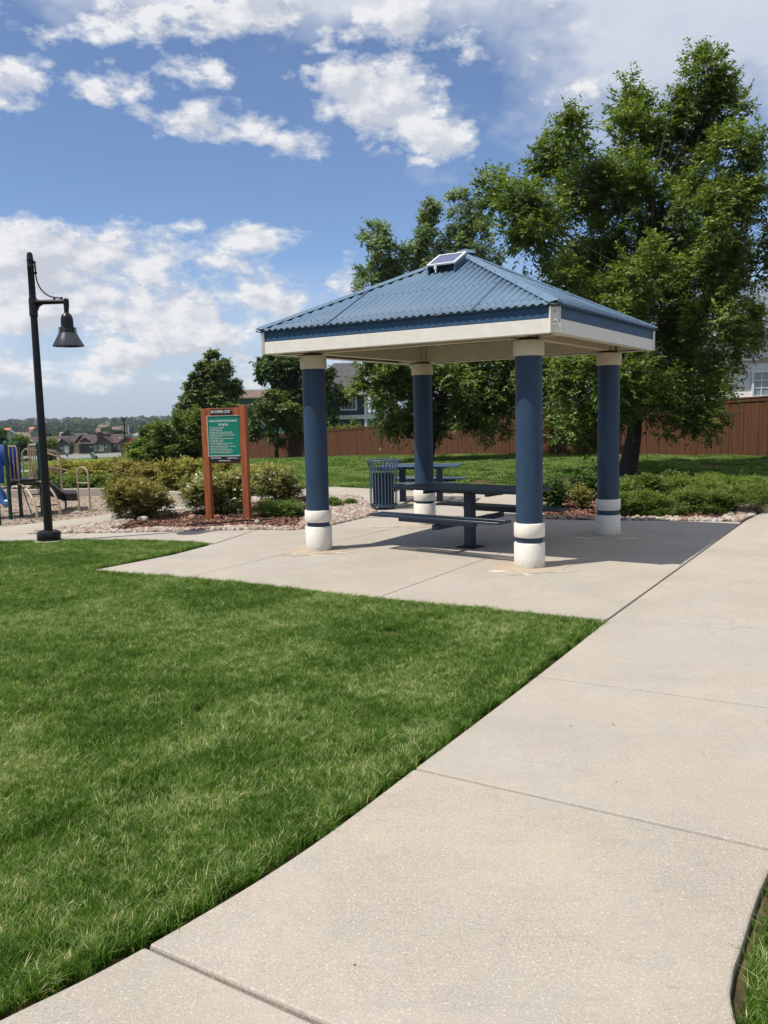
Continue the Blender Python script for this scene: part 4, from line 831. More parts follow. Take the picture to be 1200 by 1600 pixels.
def picnic_table(loc, rz, L, label, m=M_SLATN, legtype='pedestal', Wd=.76):
    root = empty('picnic_table', loc, rz, label=label, cat='picnic table')
    f, r = rib_panel((0, 0), L, Wd, .735); f.build('tabletop', m, root, bevel=.008); r.build('tabletop_slats', m, root)
    for s_ in (-1, 1):
        f, r = rib_panel((0, s_*.70), L, .27, .44); o = f.build('bench', m, root, bevel=.008); r.build('bench_slats', m, o)
    fr = MB()
    fr.box((0, 0, .69), (.9 if legtype == 'pedestal' else L*.6, .06, .05)); fr.box((-.45, 0, .695), (.05, Wd*.85, .045)); fr.box((.45, 0, .695), (.05, Wd*.85, .045))
    for x in (-.36, .36) if legtype != 'pedestal' else (0,):
        fr.box((x, 0, .33), (.07, 1.5, .06))
    for s_ in (-1, 1):
        fr.box((0, s_*.70, .395), (1.1, .06, .05))
    fr.build('support_frame', M_NAVY, root, bevel=.004)
    for x in ((0,) if legtype == 'pedestal' else (-.36, .36)):
        MB().box((x, 0, .34), (.11, .11, .68)).build('pedestal', M_NAVY, root, bevel=.006)
        MB().box((x, 0, .006), (.26, .26, .012)).build('foot_plate', M_DKB, root)
    return root
picnic_table((1.06, 10.45, 0), -.69, 1.86, 'navy slatted steel picnic table with benches under the shelter roof')
p0 = gnd(672, 775)
picnic_table((.72, 16.2, -.05), -.25, 1.5, 'grey blue steel picnic table in the sun behind the litter bin', legtype='double', m=M_RSLAT)
# ------------------------------------------------------------------ litter bin
def litter_bin():
    x, y = .0, 15.05; root = empty('litter_bin', (x, y, 0), 0, label='blue slatted steel litter bin with flared top beside the pillar', cat='litter bin')
    n = 26; H = .86; R0 = .235
    for k in range(n):
        a = 2*math.pi*k/n; c, s_ = math.cos(a), math.sin(a); prof = [(R0, .05), (R0+.004, .35), (R0+.006, .68), (R0+.018, .78), (R0+.05, .85), (R0+.062, .858)]
        w = .021; mb = MB(); vs = []
        for r, z in prof:
            for q in (-1, 1):
                for dr in (0, .006): vs.append(((r+dr)*c-q*w*s_*.5*1.0, (r+dr)*s_+q*w*c*.5, z))
        fs = []
        for i in range(len(prof)-1):
            b = i*4; fs += [(b+1, b+3, b+7, b+5), (b+2, b, b+4, b+6), (b, b+1, b+5, b+4), (b+3, b+2, b+6, b+7)]
        mb.add(vs, fs); o = mb.build('slat', M_RSLAT, root, smooth=0)
    for z, r, h_ in ((.075, R0-.004, .03), (.70, R0+.008, .028)):
        MB().lathe([(r-.008, z-h_/2), (r, z-h_/2), (r, z+h_/2), (r-.008, z+h_/2), (r-.008, z-h_/2)], 36, caps=False).build('band', M_RSLAT, root)
    MB().tube([((R0+.065)*math.cos(2*math.pi*k/40), (R0+.065)*math.sin(2*math.pi*k/40), .862) for k in range(41)], .010, 8, caps=False).build('rim', M_RSLAT, root)
    MB().lathe([(.185, .10), (.20, .62), (.205, .63), (.195, .63), (.18, .12), (0, .11)], 28, caps=False).build('liner', M_BLACK, root)
    f = MB(); 
    for k in range(4): a = k*math.pi/2+.4; f.lathe([(.02, 0), (.02, .06)], 10, (.18*math.cos(a), .18*math.sin(a), 0))
    f.lathe([(.21, .05), (.21, .06)], 28); f.build('foot', M_RSLAT, root)
litter_bin()
# ------------------------------------------------------------------ lamp post
def lamp():
    b = gnd(77, 846); root = empty('lamp_post', (b[0], b[1], 0), math.atan2(-.05, 1), label='tall black park lamp with bell shade hanging from a short arm', cat='lamp post')
    MB().lathe([(.20, -.1), (.20, .015), (.19, .02)], 36).build('footing', M_CONC, root)
    MB().lathe([(.155, .02), (.160, .03), (.160, .115), (.150, .14), (.12, .158), (.062, .165)], 40).build('base_cover', M_BLACK, root)
    MB().lathe([(.060, .15), (.054, 1.2), (.049, 2.4), (.045, 3.1)], 24).build('pole', M_BLACK, root)
    MB().lathe([(.046, 3.09), (.055, 3.10), (.055, 3.33), (.052, 3.345)], 24).build('arm_sleeve', M_BLACK, root)
    MB().lathe([(.045, 3.34), (.043, 3.74), (.046, 3.745), (.046, 3.765), (.043, 3.77), (.043, 3.84), (.045, 3.845), (.045, 3.86), (.042, 3.865), (.040, 3.91), (.028, 3.945), (.0, 3.955)], 24).build('finial', M_BLACK, root)
    arm = MB(); arm.tube([(.03, 0, 3.285), (.10, 0, 3.285), (.42, 0, 3.285), (.455, 0, 3.28)], [.05, .033, .031, .030], 16)
    arm.tube([(.03, 0, 3.16), (.055, 0, 3.20), (.075, 0, 3.24), (.13, 0, 3.27)], .020, 10)
    arm.tube([(.46, 0, 3.30), (.46, 0, 3.22), (.455, 0, 3.13)], [.038, .036, .030], 16); arm.lathe([(.038, 3.29), (.03, 3.32), (0, 3.33)], 16, (.46, 0, 0)); arm.build('arm', M_BLACK, root)
    st = MB(); st.tube([(.045, 0, 3.83), (.062, 0, 3.80), (.066, 0, 3.70)], .012, 10)
    P_ = [(.066, 0, 3.72)]; 
    for i in range(12):
        t = i/11*math.pi/2; P_.append((.066+.27*(1-math.cos(t)), 0, 3.64-.31*math.sin(t)+.01))
    P_.append((.40, 0, 3.328)); st.tube(P_, .009, 10)
    st.tube([(.30, 0, 3.300), (.30, 0, 3.345)], .016, 10); st.tube([(.40, 0, 3.300), (.40, 0, 3.345)], .016, 10); st.lathe([(.018, 3.66), (.018, 3.69)], 12, (.066, 0, 0)); st.lathe([(.018, 3.80), (.018, 3.83)], 12, (.058, 0, 0)); st.build('brace_rod', M_BLACK, root)
    mt = mat('lamp_shade_metal', (.09, .09, .10), .25, metal=.7)
    x = .455; sh = MB().lathe([(.024, 3.14), (.060, 3.11), (.078, 3.07), (.082, 3.02), (.082, 2.935)], 32, (x, 0, 0), caps=False).build('lamp_dome', M_BLACK, root)
    for z in (2.93, 2.905, 2.88): MB().lathe([(.07, z-.004), (.118, z-.004), (.120, z), (.118, z+.004), (.07, z+.004)], 36, (x, 0, 0)).build('cooling_fin', M_BLACK, sh)
    s2 = MB().lathe([(.085, 2.935), (.085, 2.87), (.118, 2.865), (.150, 2.80), (.206, 2.695), (.208, 2.685), (.203, 2.69), (.146, 2.797), (.112, 2.858), (.0, 2.86)], 44, (x, 0, 0), caps=False).build('lamp_shade', mt, root)
    MB().lathe([(0, 2.72), (.10, 2.715), (.13, 2.73), (.16, 2.765)], 32, (x, 0, 0), caps=False).build('lens', mat('lamp_lens', (.45, .42, .36), .2), s2)
    MB().box((-.045, -.035, 3.13), (.012, .02, .02)).build('sticker', M_TRIM, root)
lamp()
# ------------------------------------------------------------------ park sign
def text_mesh(body, size, m, parent, loc, rot, wmax=None, align='LEFT', name='lettering', ext=.001):
    cu = bpy.data.curves.new('txt', 'FONT'); cu.body = body; cu.size = size; cu.align_x = align; cu.extrude = ext; cu.resolution_u = 2
    o = bpy.data.objects.new('txt', cu); COL.objects.link(o); dg = bpy.context.evaluated_depsgraph_get(); me = bpy.data.meshes.new_from_object(o.evaluated_get(dg)); bpy.data.objects.remove(o)
    me.materials.clear(); me.materials.append(m); n = bpy.data.objects.new(name, me); link(n, parent); n.location = loc; n.rotation_euler = rot
    if wmax:
        xs = [v.co.x for v in me.vertices]; w = max(xs)-min(xs); k = wmax/w
        n.scale = (k, 1, 1)
    return n
def join_meshes(objs, name, parent):
    bm = bmesh.new()
    for o in objs:
        me = o.data.copy(); me.transform(Matrix.LocRotScale(o.location, o.rotation_euler, o.scale)); bm.from_mesh(me)
    m = objs[0].data.materials[0]; me = bpy.data.meshes.new(name); bm.to_mesh(me); bm.free(); me.materials.append(m)
    for o in objs: bpy.data.objects.remove(o)
    r = bpy.data.objects.new(name, me); link(r, parent); return r
def sign():
    A_, B_ = Vector((*gnd(327.5, 811), 0)), Vector((*gnd(387.5, 810), 0)); d = B_-A_; W_ = d.length; rz = math.atan2(d.y, d.x)-.16; mid = (A_+B_)/2
    W_ = W_*1.03
    root = empty('park_rules_sign', mid, rz, label='green park usage rules board on two orange stained wooden posts', cat='sign')
    w = .11
    for s_ in (-1, 1): MB().box((s_*W_/2, 0, .86+(.025 if s_ > 0 else 0)), (w, w, 1.92+(.05 if s_ > 0 else 0))).build('post', M_WOOD, root, bevel=.006)
    MB().box((0, -.01, 1.765), (W_-w-.002, .07, .13)).build('top_rail', M_WOOD, root, bevel=.004)
    MB().box((-W_/2+w/2+.02, -.035, 1.765), (.10, .04, .128)).build('rail_block', M_WOOD, root, bevel=.004)
    MB().box((0, -.01, .985), (W_-w-.002, .07, .12)).build('bottom_rail', M_WOOD, root, bevel=.004)
    iw = W_-w; zt, zb = 1.70, 1.055
    pn = MB().box((0, -.052, (zt+zb)/2), (iw-.012, .012, zt-zb)).build('rules_panel', M_SIGNG, root, bevel=.002)
    fr = MB(); fr.box((0, -.056, zb-.006), (iw, .02, .014)); fr.box((-iw/2+.003, -.056, (zt+zb)/2), (.010, .02, zt-zb)); fr.box((0, -.056, zt+.004), (iw, .02, .008)); fr.build('panel_edge', mat('sign_alu_edge', (.45, .48, .46), .4), pn)
    rot = (math.pi/2, 0, 0); y = -.0595; L_ = []
    L_.append(text_mesh('STERLING HILLS WEST METROPOLITAN DISTRICT', .04, M_SIGNW, None, (-iw/2+.03, y, 1.605), rot, wmax=iw-.06))
    L_[-1].scale[1] = 1.05
    t_ = text_mesh('Park Usage Rules', .042, M_SIGNW, None, (0, y, 1.553), rot, wmax=.17, align='CENTER'); L_.append(t_)
    lines = ['Park hours are 5:00 am to 10:00 pm.', 'No unauthorized motorized vehicles.', 'No littering or dumping of trash.', 'No climbing on trees, park facilities, structures or signage.', 'No alcohol in the park, including beer and wine. Leash dogs.', 'No fires, fireworks or open flames. Charcoal grills allowed in the shelter.', 'No glass containers of any kind.', 'No loud or amplified music that disturbs nearby residents.', 'No removal of plants or park property.', 'No overnight parking or camping.', 'Pet owners are responsible for the removal of pet waste.', 'Parents are responsible for their children.', 'Users of the play area and sports fields do so at their own risk at all times.', 'Shelter use is on a first come, first served basis.', 'Park users are personally liable for damage to the park.', 'The District may exclude any person who breaks the rules.', 'Report problems to District Management: 303-987-0835']
    ww = [.52, .46, .44, .80, .84, .90, .44, .84, .50, .44, .82, .62, .93, .62, .76, .82, .74]
    for i, (tx, fr_) in enumerate(zip(lines, ww)):
        z = 1.508-i*.0258; L_.append(text_mesh(tx, .021, M_SIGNW, None, (-iw/2+.045, y, z), rot, wmax=fr_*(iw-.08)))
        bu = MB().box((-iw/2+.03, y, z+.008), (.007, .002, .007)).build('b', M_SIGNW); L_.append(bu)
    L_.append(MB().box((0, y, 1.543), (.17, .002, .003)).build('b', M_SIGNW))
    join_meshes(L_, 'lettering', pn)
    k = MB().box((-.035, -.062, 1.772), (iw*.66, .012, .082)).build('address_plate', M_SIGNK, root)
    t_ = text_mesh('2644 DUNKIRK COURT', .07, M_SIGNW, k, (-.035, -.0695, 1.748), rot, wmax=iw*.62, align='CENTER'); 
    k = MB().box((-.006, -.062, .988), (iw*.90, .012, .098)).build('contact_plate', M_SIGNK, root)
    l2 = [text_mesh('(303) 987-0835', .03, M_SIGNW, None, (-iw*.43, -.0695, 1.004), rot, wmax=iw*.32), text_mesh('info@shwmd.org', .03, M_SIGNW, None, (iw*.08, -.0695, 1.004), rot, wmax=iw*.34), text_mesh('www.shwmd.org', .032, M_SIGNW, None, (0, -.0695, .962), rot, wmax=iw*.36, align='CENTER')]
    for q in l2: q.parent = k
sign()
# irrigation tube
def hose(pts, label):
    P_ = [Vector((x, y, z)) for (x, y), z in zip([gnd(*q) for q in pts], [.045, .06, .05, .07, .05, .06, .05, .045][:len(pts)])]
    b = MB(); b.tube(P_, .011, 8); o = b.build('drip_hose', M_BLACK, smooth=60); tag(o, label, 'hose')
hose([(196, 828), (207, 825), (219, 822), (232, 821), (244, 825)], 'short bent black drip hose on the cobbles by the lamp')
hose([(292, 824), (318, 823.5), (345, 822), (372, 820.5), (398, 818), (425, 817)], 'long black drip hose lying in front of the sign')
# ------------------------------------------------------------------ fence
def fence():
    root = empty('wood_fence', (FENCE[1][0], FENCE[1][1], 0), 0, label='long brown stained wooden privacy fence along the lawn', cat='fence'); o0 = Vector((FENCE[1][0], FENCE[1][1], 0))
    bd = MB(); rl = MB(); ps = MB(); H = 1.80
    for (a, b) in zip(FENCE, FENCE[1:]):
        a = Vector((*a, 0)); b = Vector((*b, 0)); L = (b-a).length; d = (b-a)/L; n = Vector((-d.y, d.x, 0)); ang = math.atan2(d.y, d.x); rot = Matrix.Rotation(ang, 3, 'Z'); N = int(L/.142)
        for i in range(N):
            p = a+d*((i+.5)*L/N); z = hz(p.x, p.y); off = random.uniform(-.006, .006); bd.box(p-o0+n*off+Vector((0, 0, z+H/2-.02)), (L/N-.007, .02, H+random.uniform(-.012, .012)), rot)
        M_ = int(L/2.4)
        for i in range(M_):
            p = a+d*(i*L/M_); q = a+d*((i+1)*L/M_); p.z = hz(p.x, p.y); q.z = hz(q.x, q.y); m = (p+q)/2; pit = math.atan2(q.z-p.z, (q-p).xy.length); r2 = rot@Matrix.Rotation(-pit, 3, 'Y')
            rl.box(m-o0+Vector((0, 0, H+.005))+n*.0, (L/M_, .11, .04), r2); rl.box(m-o0+Vector((0, 0, H-.07))+n*.026, (L/M_, .025, .09), r2); rl.box(m-o0+Vector((0, 0, H-.07))-n*.026, (L/M_, .025, .09), r2)
            MB().box(p-o0+Vector((0, 0, H/2)), (.1, .045, H-.06), rot).build('post', M_FENCE, root, smooth=0)
    bd.build('boards', M_FENCE, root, smooth=0); rl.build('cap_rail', M_FENCE, root, smooth=0)
fence()
# ------------------------------------------------------------------ houses
def siding_mat(name, c, sc=8):
    m = bpy.data.materials.new(name); m.use_nodes = True; t = NT(m.node_tree); b = t.n['Principled BSDF']; tc = t.new('ShaderNodeTexCoord'); sp = t.new('ShaderNodeSeparateXYZ'); t.l.new(tc.outputs['Object'], sp.inputs[0])
    f = t.math('FRACT', t.math('MULTIPLY', sp.outputs[2], sc)); bn = t.new('ShaderNodeBump'); bn.inputs['Strength'].default_value = 1; bn.inputs['Distance'].default_value = .03; t.put(bn.inputs['Height'], t.math('SUBTRACT', 1, f)); t.l.new(bn.outputs[0], b.inputs['Normal'])
    t.put(b.inputs['Base Color'], t.mix(t.mapr(t.noise(tc.outputs['Object'], 2, 4, .6), .3, .7), c4(c), c4([q*.9 for q in c]))); b.inputs['Roughness'].default_value = .7; return m
H_NAVY = siding_mat('navy_siding', (.035, .05, .11)); H_WHITE = siding_mat('white_siding', (.66, .65, .62)); H_BROWN = siding_mat('brown_siding', (.060, .048, .042), 5); H_BEIGE = siding_mat('beige_siding', (.42, .37, .31)); H_TEAL = siding_mat('teal_siding', (.05, .12, .12)); H_TAN = siding_mat('tan_siding', (.14, .11, .085), 5); H_GREY = siding_mat('grey_siding', (.30, .30, .31))
R_DK = mat('dark_shingles', (.055, .055, .062), .9, (.085, .085, .09), 3, .6, 12); R_MAR = mat('maroon_shingles', (.052, .034, .035), .9, (.072, .048, .047), .8, .5, 8); R_BR = mat('brown_shingles', (.17, .12, .09), .9, (.12, .09, .07), 2); R_GR = mat('grey_shingles', (.20, .20, .21), .9, (.15, .15, .16), 2); R_BG = mat('blue_grey_shingles', (.13, .16, .21), .9, (.10, .12, .16), 2, .5, 10); R_RED = mat('red_tile', (.45, .16, .09), .9)
def gable_prism(b, x0, x1, y0, y1, z0, z1, axis='x', over=.4, th=.15):
    """roof solid; ridge runs along axis"""
    if axis == 'x':
        ym = (y0+y1)/2; y0o, y1o = y0-over, y1+over; X0, X1 = x0-over, x1+over; s_ = (z1-z0)/((y1-y0)/2); ze = z0-s_*over
        prof = [(y0o, ze), (ym, z1), (y1o, ze), (y1o, ze+th), (ym, z1+th), (y0o, ze+th)]; vs = [(X, p, z) for X in (X0, X1) for p, z in prof]
    else:
        xm = (x0+x1)/2; x0o, x1o = x0-over, x1+over; Y0, Y1 = y0-over, y1+over; s_ = (z1-z0)/((x1-x0)/2); ze = z0-s_*over
        prof = [(x0o, ze), (xm, z1), (x1o, ze), (x1o, ze+th), (xm, z1+th), (x0o, ze+th)]; vs = [(p, Y, z) for Y in (Y0, Y1) for p, z in prof]
    b.add(vs, [(0, 1, 4, 5), (1, 2, 3, 4), (11, 10, 7, 6), (10, 9, 8, 7), (0, 6, 7, 1), (1, 7, 8, 2), (2, 8, 9, 3), (3, 9, 10, 4), (4, 10, 11, 5), (5, 11, 6, 0)])
def wall_block(b, x0, x1, y0, y1, z0, z1, gable=None, zr=None):
    if gable is None: b.box(((x0+x1)/2, (y0+y1)/2, (z0+z1)/2), (x1-x0, y1-y0, z1-z0)); return
    if gable == 'y': # gable faces front/back (ridge along y)
        xm = (x0+x1)/2; pr = [(x0, z0), (x1, z0), (x1, z1), (xm, zr), (x0, z1)]; vs = [(p, Y, z) for Y in (y0, y1) for p, z in pr]
    else:
        ym = (y0+y1)/2; pr = [(y0, z0), (y1, z0), (y1, z1), (ym, zr), (y0, z1)]; vs = [(X, p, z) for X in (x0, x1) for p, z in pr]
    b.add(vs, [(0, 1, 2, 3, 4), (9, 8, 7, 6, 5)]+[(i, (i+1) % 5, 5+(i+1) % 5, 5+i) for i in range(5)])
def window(root, x, z, w, h, y, glass=M_GLASS, trim=M_TRIM, grid=(2, 2), t=.10, name='window'):
    f = MB()
    for s_ in (-1, 1):
        f.box((x+s_*(w/2+t/2), y-.04, z), (t, .09, h+2*t)); f.box((x, y-.04, z+s_*(h/2+t/2)), (w, .09, t))
    gx, gz = grid
    for i in range(1, gx): f.box((x-w/2+w*i/gx, y-.03, z), (.035, .05, h))
    for i in range(1, gz): f.box((x, y-.028, z-h/2+h*i/gz), (w, .05, .035))
    o = f.build(name, trim, root, smooth=0); MB().box((x, y-.012, z), (w, .03, h)).build('pane', glass, o, smooth=0); return o
def house(name, label, loc, rz, walls, roofs, wm, rm, wins=(), trim=True, group=None, glass=M_GLASS, trimm=M_TRIM, cat='house'):
    root = empty(name, loc, rz, label=label, cat=cat, group=group); b = MB()
    for w in walls: wall_block(b, *w)
    b.build('wall', wm, root, smooth=0); r = MB()
    for q in roofs: gable_prism(r, *q)
    r.build('roof', rm, root, smooth=0)
    for w in wins: window(root, *w, glass=glass, trim=trimm)
    return root
# navy house behind the fence
Yn = 75; p = at(545, 700, Yn); g_ = hz(p.x, Yn)
def zz(py, Y, px=545): return at(px, py, Y).z
def xx(px, Y, py=640): return at(px, py, Y).x
e_z = zz(614, Yn); r_z = zz(566, Yn)
hN = empty('house', (p.x, Yn, g_), 0.0, label='navy sided house with dark grey roof behind the fence', cat='house')
b = MB(); b.box((0, 5, (e_z-g_)/2), (xx(572, Yn)-xx(470, Yn), 10, e_z-g_)); w_o = b.build('wall', H_NAVY, hN, smooth=0); w_o.location = (xx(521, Yn)-p.x, 0, 0)
b = MB(); x0, x1 = xx(462, Yn)-p.x, xx(577, Yn)-p.x; yr = 5.0
b.add([(x0, -.5, e_z-g_), (x1, -.5, e_z-g_), (x1-1.0, yr, r_z-g_+.25), (x0+3.2, yr, r_z-g_+.25), (x0, 10.5, e_z-g_), (x1, 10.5, e_z-g_), (x0, -.5, e_z-g_-.12), (x1, -.5, e_z-g_-.12), (x0, 10.5, e_z-g_-.12), (x1, 10.5, e_z-g_-.12)], [(0, 1, 2, 3), (4, 3, 2, 5), (0, 3, 4), (1, 5, 2), (6, 7, 1, 0), (7, 9, 5, 1), (9, 8, 4, 5), (8, 6, 0, 4), (6, 8, 9, 7)]); b.build('roof', R_DK, hN, smooth=0)
MB().box(((x0+x1)/2, -.56, e_z-g_-.10), (x1-x0, .12, .22)).build('gutter', M_TRIM, hN, smooth=0)
window(hN, xx(544.7, Yn)-p.x, (zz(619, Yn)+zz(640.5, Yn))/2-g_, 1.25, 1.05, 0, grid=(4, 3), t=.12)
MB().box((xx(571, Yn)-p.x, -.05, (e_z-g_)/2), (.22, .1, e_z-g_)).build('corner_trim', M_TRIM, hN, smooth=0)
MB().box((xx(530, Yn)-p.x, -.06, zz(650, Yn)-g_-.1), (6.5, .12, .35)).build('white_band', M_TRIM, hN, smooth=0)
# white sided house behind the big tree
Yw = 36; g_ = hz(xx(1100, Yw), Yw); x0, x1 = xx(992, Yw), xx(1420, Yw); ez = zz(512, Yw, 1120); lo = zz(585, Yw, 1090)
hW = empty('house', ((x0+x1)/2, Yw, g_), -.12, label='white sided two storey house glimpsed through the ash tree', cat='house'); hw = (x1-x0)/2
b = MB(); b.box((0, 5, (ez-g_)/2), (2*hw, 10, ez-g_)); b.build('wall', H_WHITE, hW, smooth=0)
b = MB(); gable_prism(b, -hw, hw, 0, 10, ez-g_, ez-g_+2.4, 'x', .5); b.build('roof', R_BG, hW, smooth=0)
MB().box((0, -.56, ez-g_-.3), (2*hw+1, .12, .16)).build('gutter', M_TRIM, hW, smooth=0)
MB().box((0, -.03, lo-g_+.55), (2*hw, .06, .18)).build('belt_board', mat('tan_board', (.35, .29, .22), .7), hW, smooth=0)
for px, py, w, h in [(1190, 600, .62, .95), (1120, 552, .8, .7), (1175, 545, .6, .8), (1255, 600, 1.2, 1.0)]:
    window(hW, xx(px, Yw, py)-(x0+x1)/2, zz(py, Yw, px)-g_, w, h, 0, glass=M_HGLASS, grid=(2, 3), t=.08)
# teal house and small navy house, left
Yt = 95; g_ = hz(xx(395, Yt), Yt); ez = zz(622, Yt, 390)
house('house', 'teal house with brown roof peeking above the sign', (xx(402, Yt), Yt, g_), 0, [(-2.6, 5, 0, 8, 0, ez-g_)], [(-2.6, 5, 0, 8, ez-g_, ez-g_+.9, 'x')], H_TEAL, R_BR)
Ys = 110; g_ = hz(xx(240, Ys), Ys); ez = zz(678, Ys, 230)
hS = empty('house', (xx(240, Ys), Ys, g_), 0, label='low navy house with white corner trim behind the left bushes', cat='house'); w = 2.15
MB().box((1.5, 5, (ez-g_)/2), (7.2, 10, ez-g_)).build('wall', H_NAVY, hS, smooth=0)
b = MB(); b.add([(-2.6, -.5, ez-g_), (6, -.5, ez-g_), (5, 5, ez-g_+1.55), (-.1, 5, ez-g_+1.55), (-2.6, 10.5, ez-g_), (6, 10.5, ez-g_)], [(0, 1, 2, 3), (4, 3, 2, 5), (0, 3, 4), (1, 5, 2), (0, 4, 5, 1)]); b.build('roof', R_GR, hS, smooth=0)
MB().box((1.7, -.55, ez-g_-.05), (8.6, .14, .2)).build('gutter', M_TRIM, hS, smooth=0); MB().box((-2.0, -.06, (ez-g_)/2), (.28, .12, ez-g_)).build('corner_trim', M_TRIM, hS, smooth=0)
# brown townhouses down the hill
Yh = 250
def town(label, px0, px1, gables, ridge_py, eave_py, base_py, dorm=(), doors=(), wins=(), left_wall=None):
    mx = (px0+px1)/2; P0 = at(mx, base_py, Yh); g_ = P0.z; root = empty('townhouse', tuple(P0), 0, label=label, cat='townhouse', group='brown townhouses beyond the street')
    X = lambda px: xx(px, Yh, 695)-P0.x
    Z = lambda py, px=mx: at(px, py, Yh).z-g_
    b = MB(); r = MB(); e, rd = Z(eave_py), Z(ridge_py); D = 11
    b.box(((X(px0)+X(px1))/2, D/2, e/2), (X(px1)-X(px0), D, e)); gable_prism(r, X(px0), X(px1), 0, D, e, rd, 'x', .5, .12)
    wall_block(b, X(px0)+.02, X(px1)-.02, .05, D-.05, e-.1, e, 'x', rd-.05)
    for (a, c, ap, ez) in gables:
        wall_block(b, X(a), X(c), -1.6, D/2, 0, Z(ez, a), 'y', Z(ap, a)-.12); gable_prism(r, X(a), X(c), -1.6, D/2, Z(ez, a), Z(ap, a), 'y', .45, .14)
    for (a, c, ap, ez) in dorm:
        wall_block(b, X(a), X(c), .6, D/2, e, Z(ez, a)+.0, 'y', Z(ap, a)-.12); gable_prism(r, X(a), X(c), .6, D/2, Z(ez, a), Z(ap, a), 'y', .35, .14)
    b.build('wall', H_BROWN, root, smooth=0); r.build('roof', R_MAR, root, smooth=0)
    if left_wall: MB().box(((X(left_wall[0])+X(left_wall[1]))/2, -1.0, e*.5), (X(left_wall[1])-X(left_wall[0]), 2.2, e*1.0)).build('side_wall', H_TAN, root, smooth=0)
    for (a, c, t_, bt, fy) in doors: window(root, (X(a)+X(c))/2, (Z(t_, a)+Z(bt, a))/2, X(c)-X(a)-.2, Z(t_, a)-Z(bt, a)-.2, fy, glass=M_HGLASS, trim=mat('grey_trim', (.35, .35, .35), .6), grid=(2, 1), name='patio_door')
    for (a, c, t_, bt, fy) in wins: window(root, (X(a)+X(c))/2, (Z(t_, a)+Z(bt, a))/2, X(c)-X(a)-.2, Z(t_, a)-Z(bt, a)-.2, fy, glass=M_HGLASS, trim=mat('grey_trim', (.35, .35, .35), .6), grid=(1, 1))
    for i in range(5): x = X(px0)+(X(px1)-X(px0))*(.12+.19*i); MB().box((x, D*.22, e+(rd-e)*.5+.15), (.3, .3, .45)).build('roof_vent', M_TRIM, root, smooth=0)
    rl = MB()
    for i in range(3):
        pass
    return root
town('left brown townhouse with one front gable behind the walker', 36, 112, [(91, 112.5, 686, 694)], 683, 694.5, 709.5, doors=[(102.5, 110.5, 696, 706, -1.6)], wins=[(97, 100.5, 698, 701.5, -1.6), (45, 49, 697, 702, 0), (60, 66, 696, 706, 0)])
town('right brown townhouse with several gables under maroon roof', 124, 211, [(154, 176, 682, 691), (190, 212, 683, 690.5)], 679.5, 692, 706.5, dorm=[(126, 138, 684.5, 688.5), (151, 163, 675.5, 678.5)], doors=[(146, 153.5, 695, 705, 0), (157, 164.5, 695, 705, -1.6), (183, 190, 693, 703, 0), (193, 198, 692, 702, -1.6)], wins=[(140, 144, 696, 700, 0), (177.5, 181, 694, 698, 0), (167, 170, 697, 700, -1.6)], left_wall=(118.5, 127))
far_h = [('grey two storey house among trees at the left edge', 14.5, 688, 330, 3.0, 5.5, H_GREY, R_GR, 'y'), ('small white house with grey roof between trees', 92, 683, 420, 3.0, 1.6, H_BEIGE, R_GR, 'x'), ('pale house seen between the two townhouses', 117, 690, 340, 1.6, 3.6, H_BEIGE, R_GR, 'y'), ('small pink house with red roof on the far green slope', 11, 671, 1000, 3.2, 2.2, H_BEIGE, R_RED, 'x'), ('small red house with orange roof on the far slope beside the lamp pole', 48, 670, 1000, 2.6, 2.6, mat('red_wall', (.3, .08, .07), .8), R_RED, 'x'), ('far beige house left of the utility poles', 158, 674, 620, 3.4, 2.0, H_BEIGE, R_BR, 'x'), ('far tan house right of the utility poles', 182, 671, 700, 3.4, 2.2, H_BEIGE, R_BR, 'x'), ('far pale house under the yellow trees', 187, 668, 900, 4, 2.5, H_BEIGE, R_BR, 'y'), ('small tan roofed house deep in the far wood', 160, 667, 900, 5, 3, H_BEIGE, R_BR, 'x')]
for lab, px, py, Y, hw, hh, wm, rm, ax in far_h:
    P0 = at(px, py+2, Y)
    g_ = P0.z-hh*.6; house('far_house', lab, (P0.x, Y, g_), .2*(px % 3-1), [(-hw, hw, 0, 9, -3, hh, ax, hh+2.0)], [(-hw, hw, 0, 9, hh, hh+2.2, ax)], wm, rm, wins=[(-hw*.4, hh*.55, 1.4, 1.3, 0), (hw*.4, hh*.55, 1.4, 1.3, 0)], glass=M_HGLASS)
# ------------------------------------------------------------------ street, walk
def strip(name, a, b, w, m, dz=.0, thick=.06):
    a = Vector((*a, 0)); b = Vector((*b, 0)); N = 40; d = (b-a).normalized(); n = Vector((-d.y, d.x, 0))*w/2; mb = MB(); vs = []
    for i in range(N+1):
        p = a.lerp(b, i/N)
        for s_ in (-1, 1):
            q = p+n*s_; vs.append((q.x, q.y, hz(q.x, q.y)+dz))
    mb.add(vs, [(2*i, 2*i+1, 2*i+3, 2*i+2) for i in range(N)]); o = mb.build(name, m, smooth=0); tag(o, kind='structure'); return o
strip('far_sidewalk', (-210, 153), (-22, 160), 3.0, M_CONC, .10); strip('street', (-210, 184), (30, 197), 54, M_ASPH, .06); strip('street_kerb', (-210, 213), (30, 227), 2.4, M_CONC, .12); strip('townhouse_walk', (-210, 222), (40, 240), 2.4, M_CONC, .09)
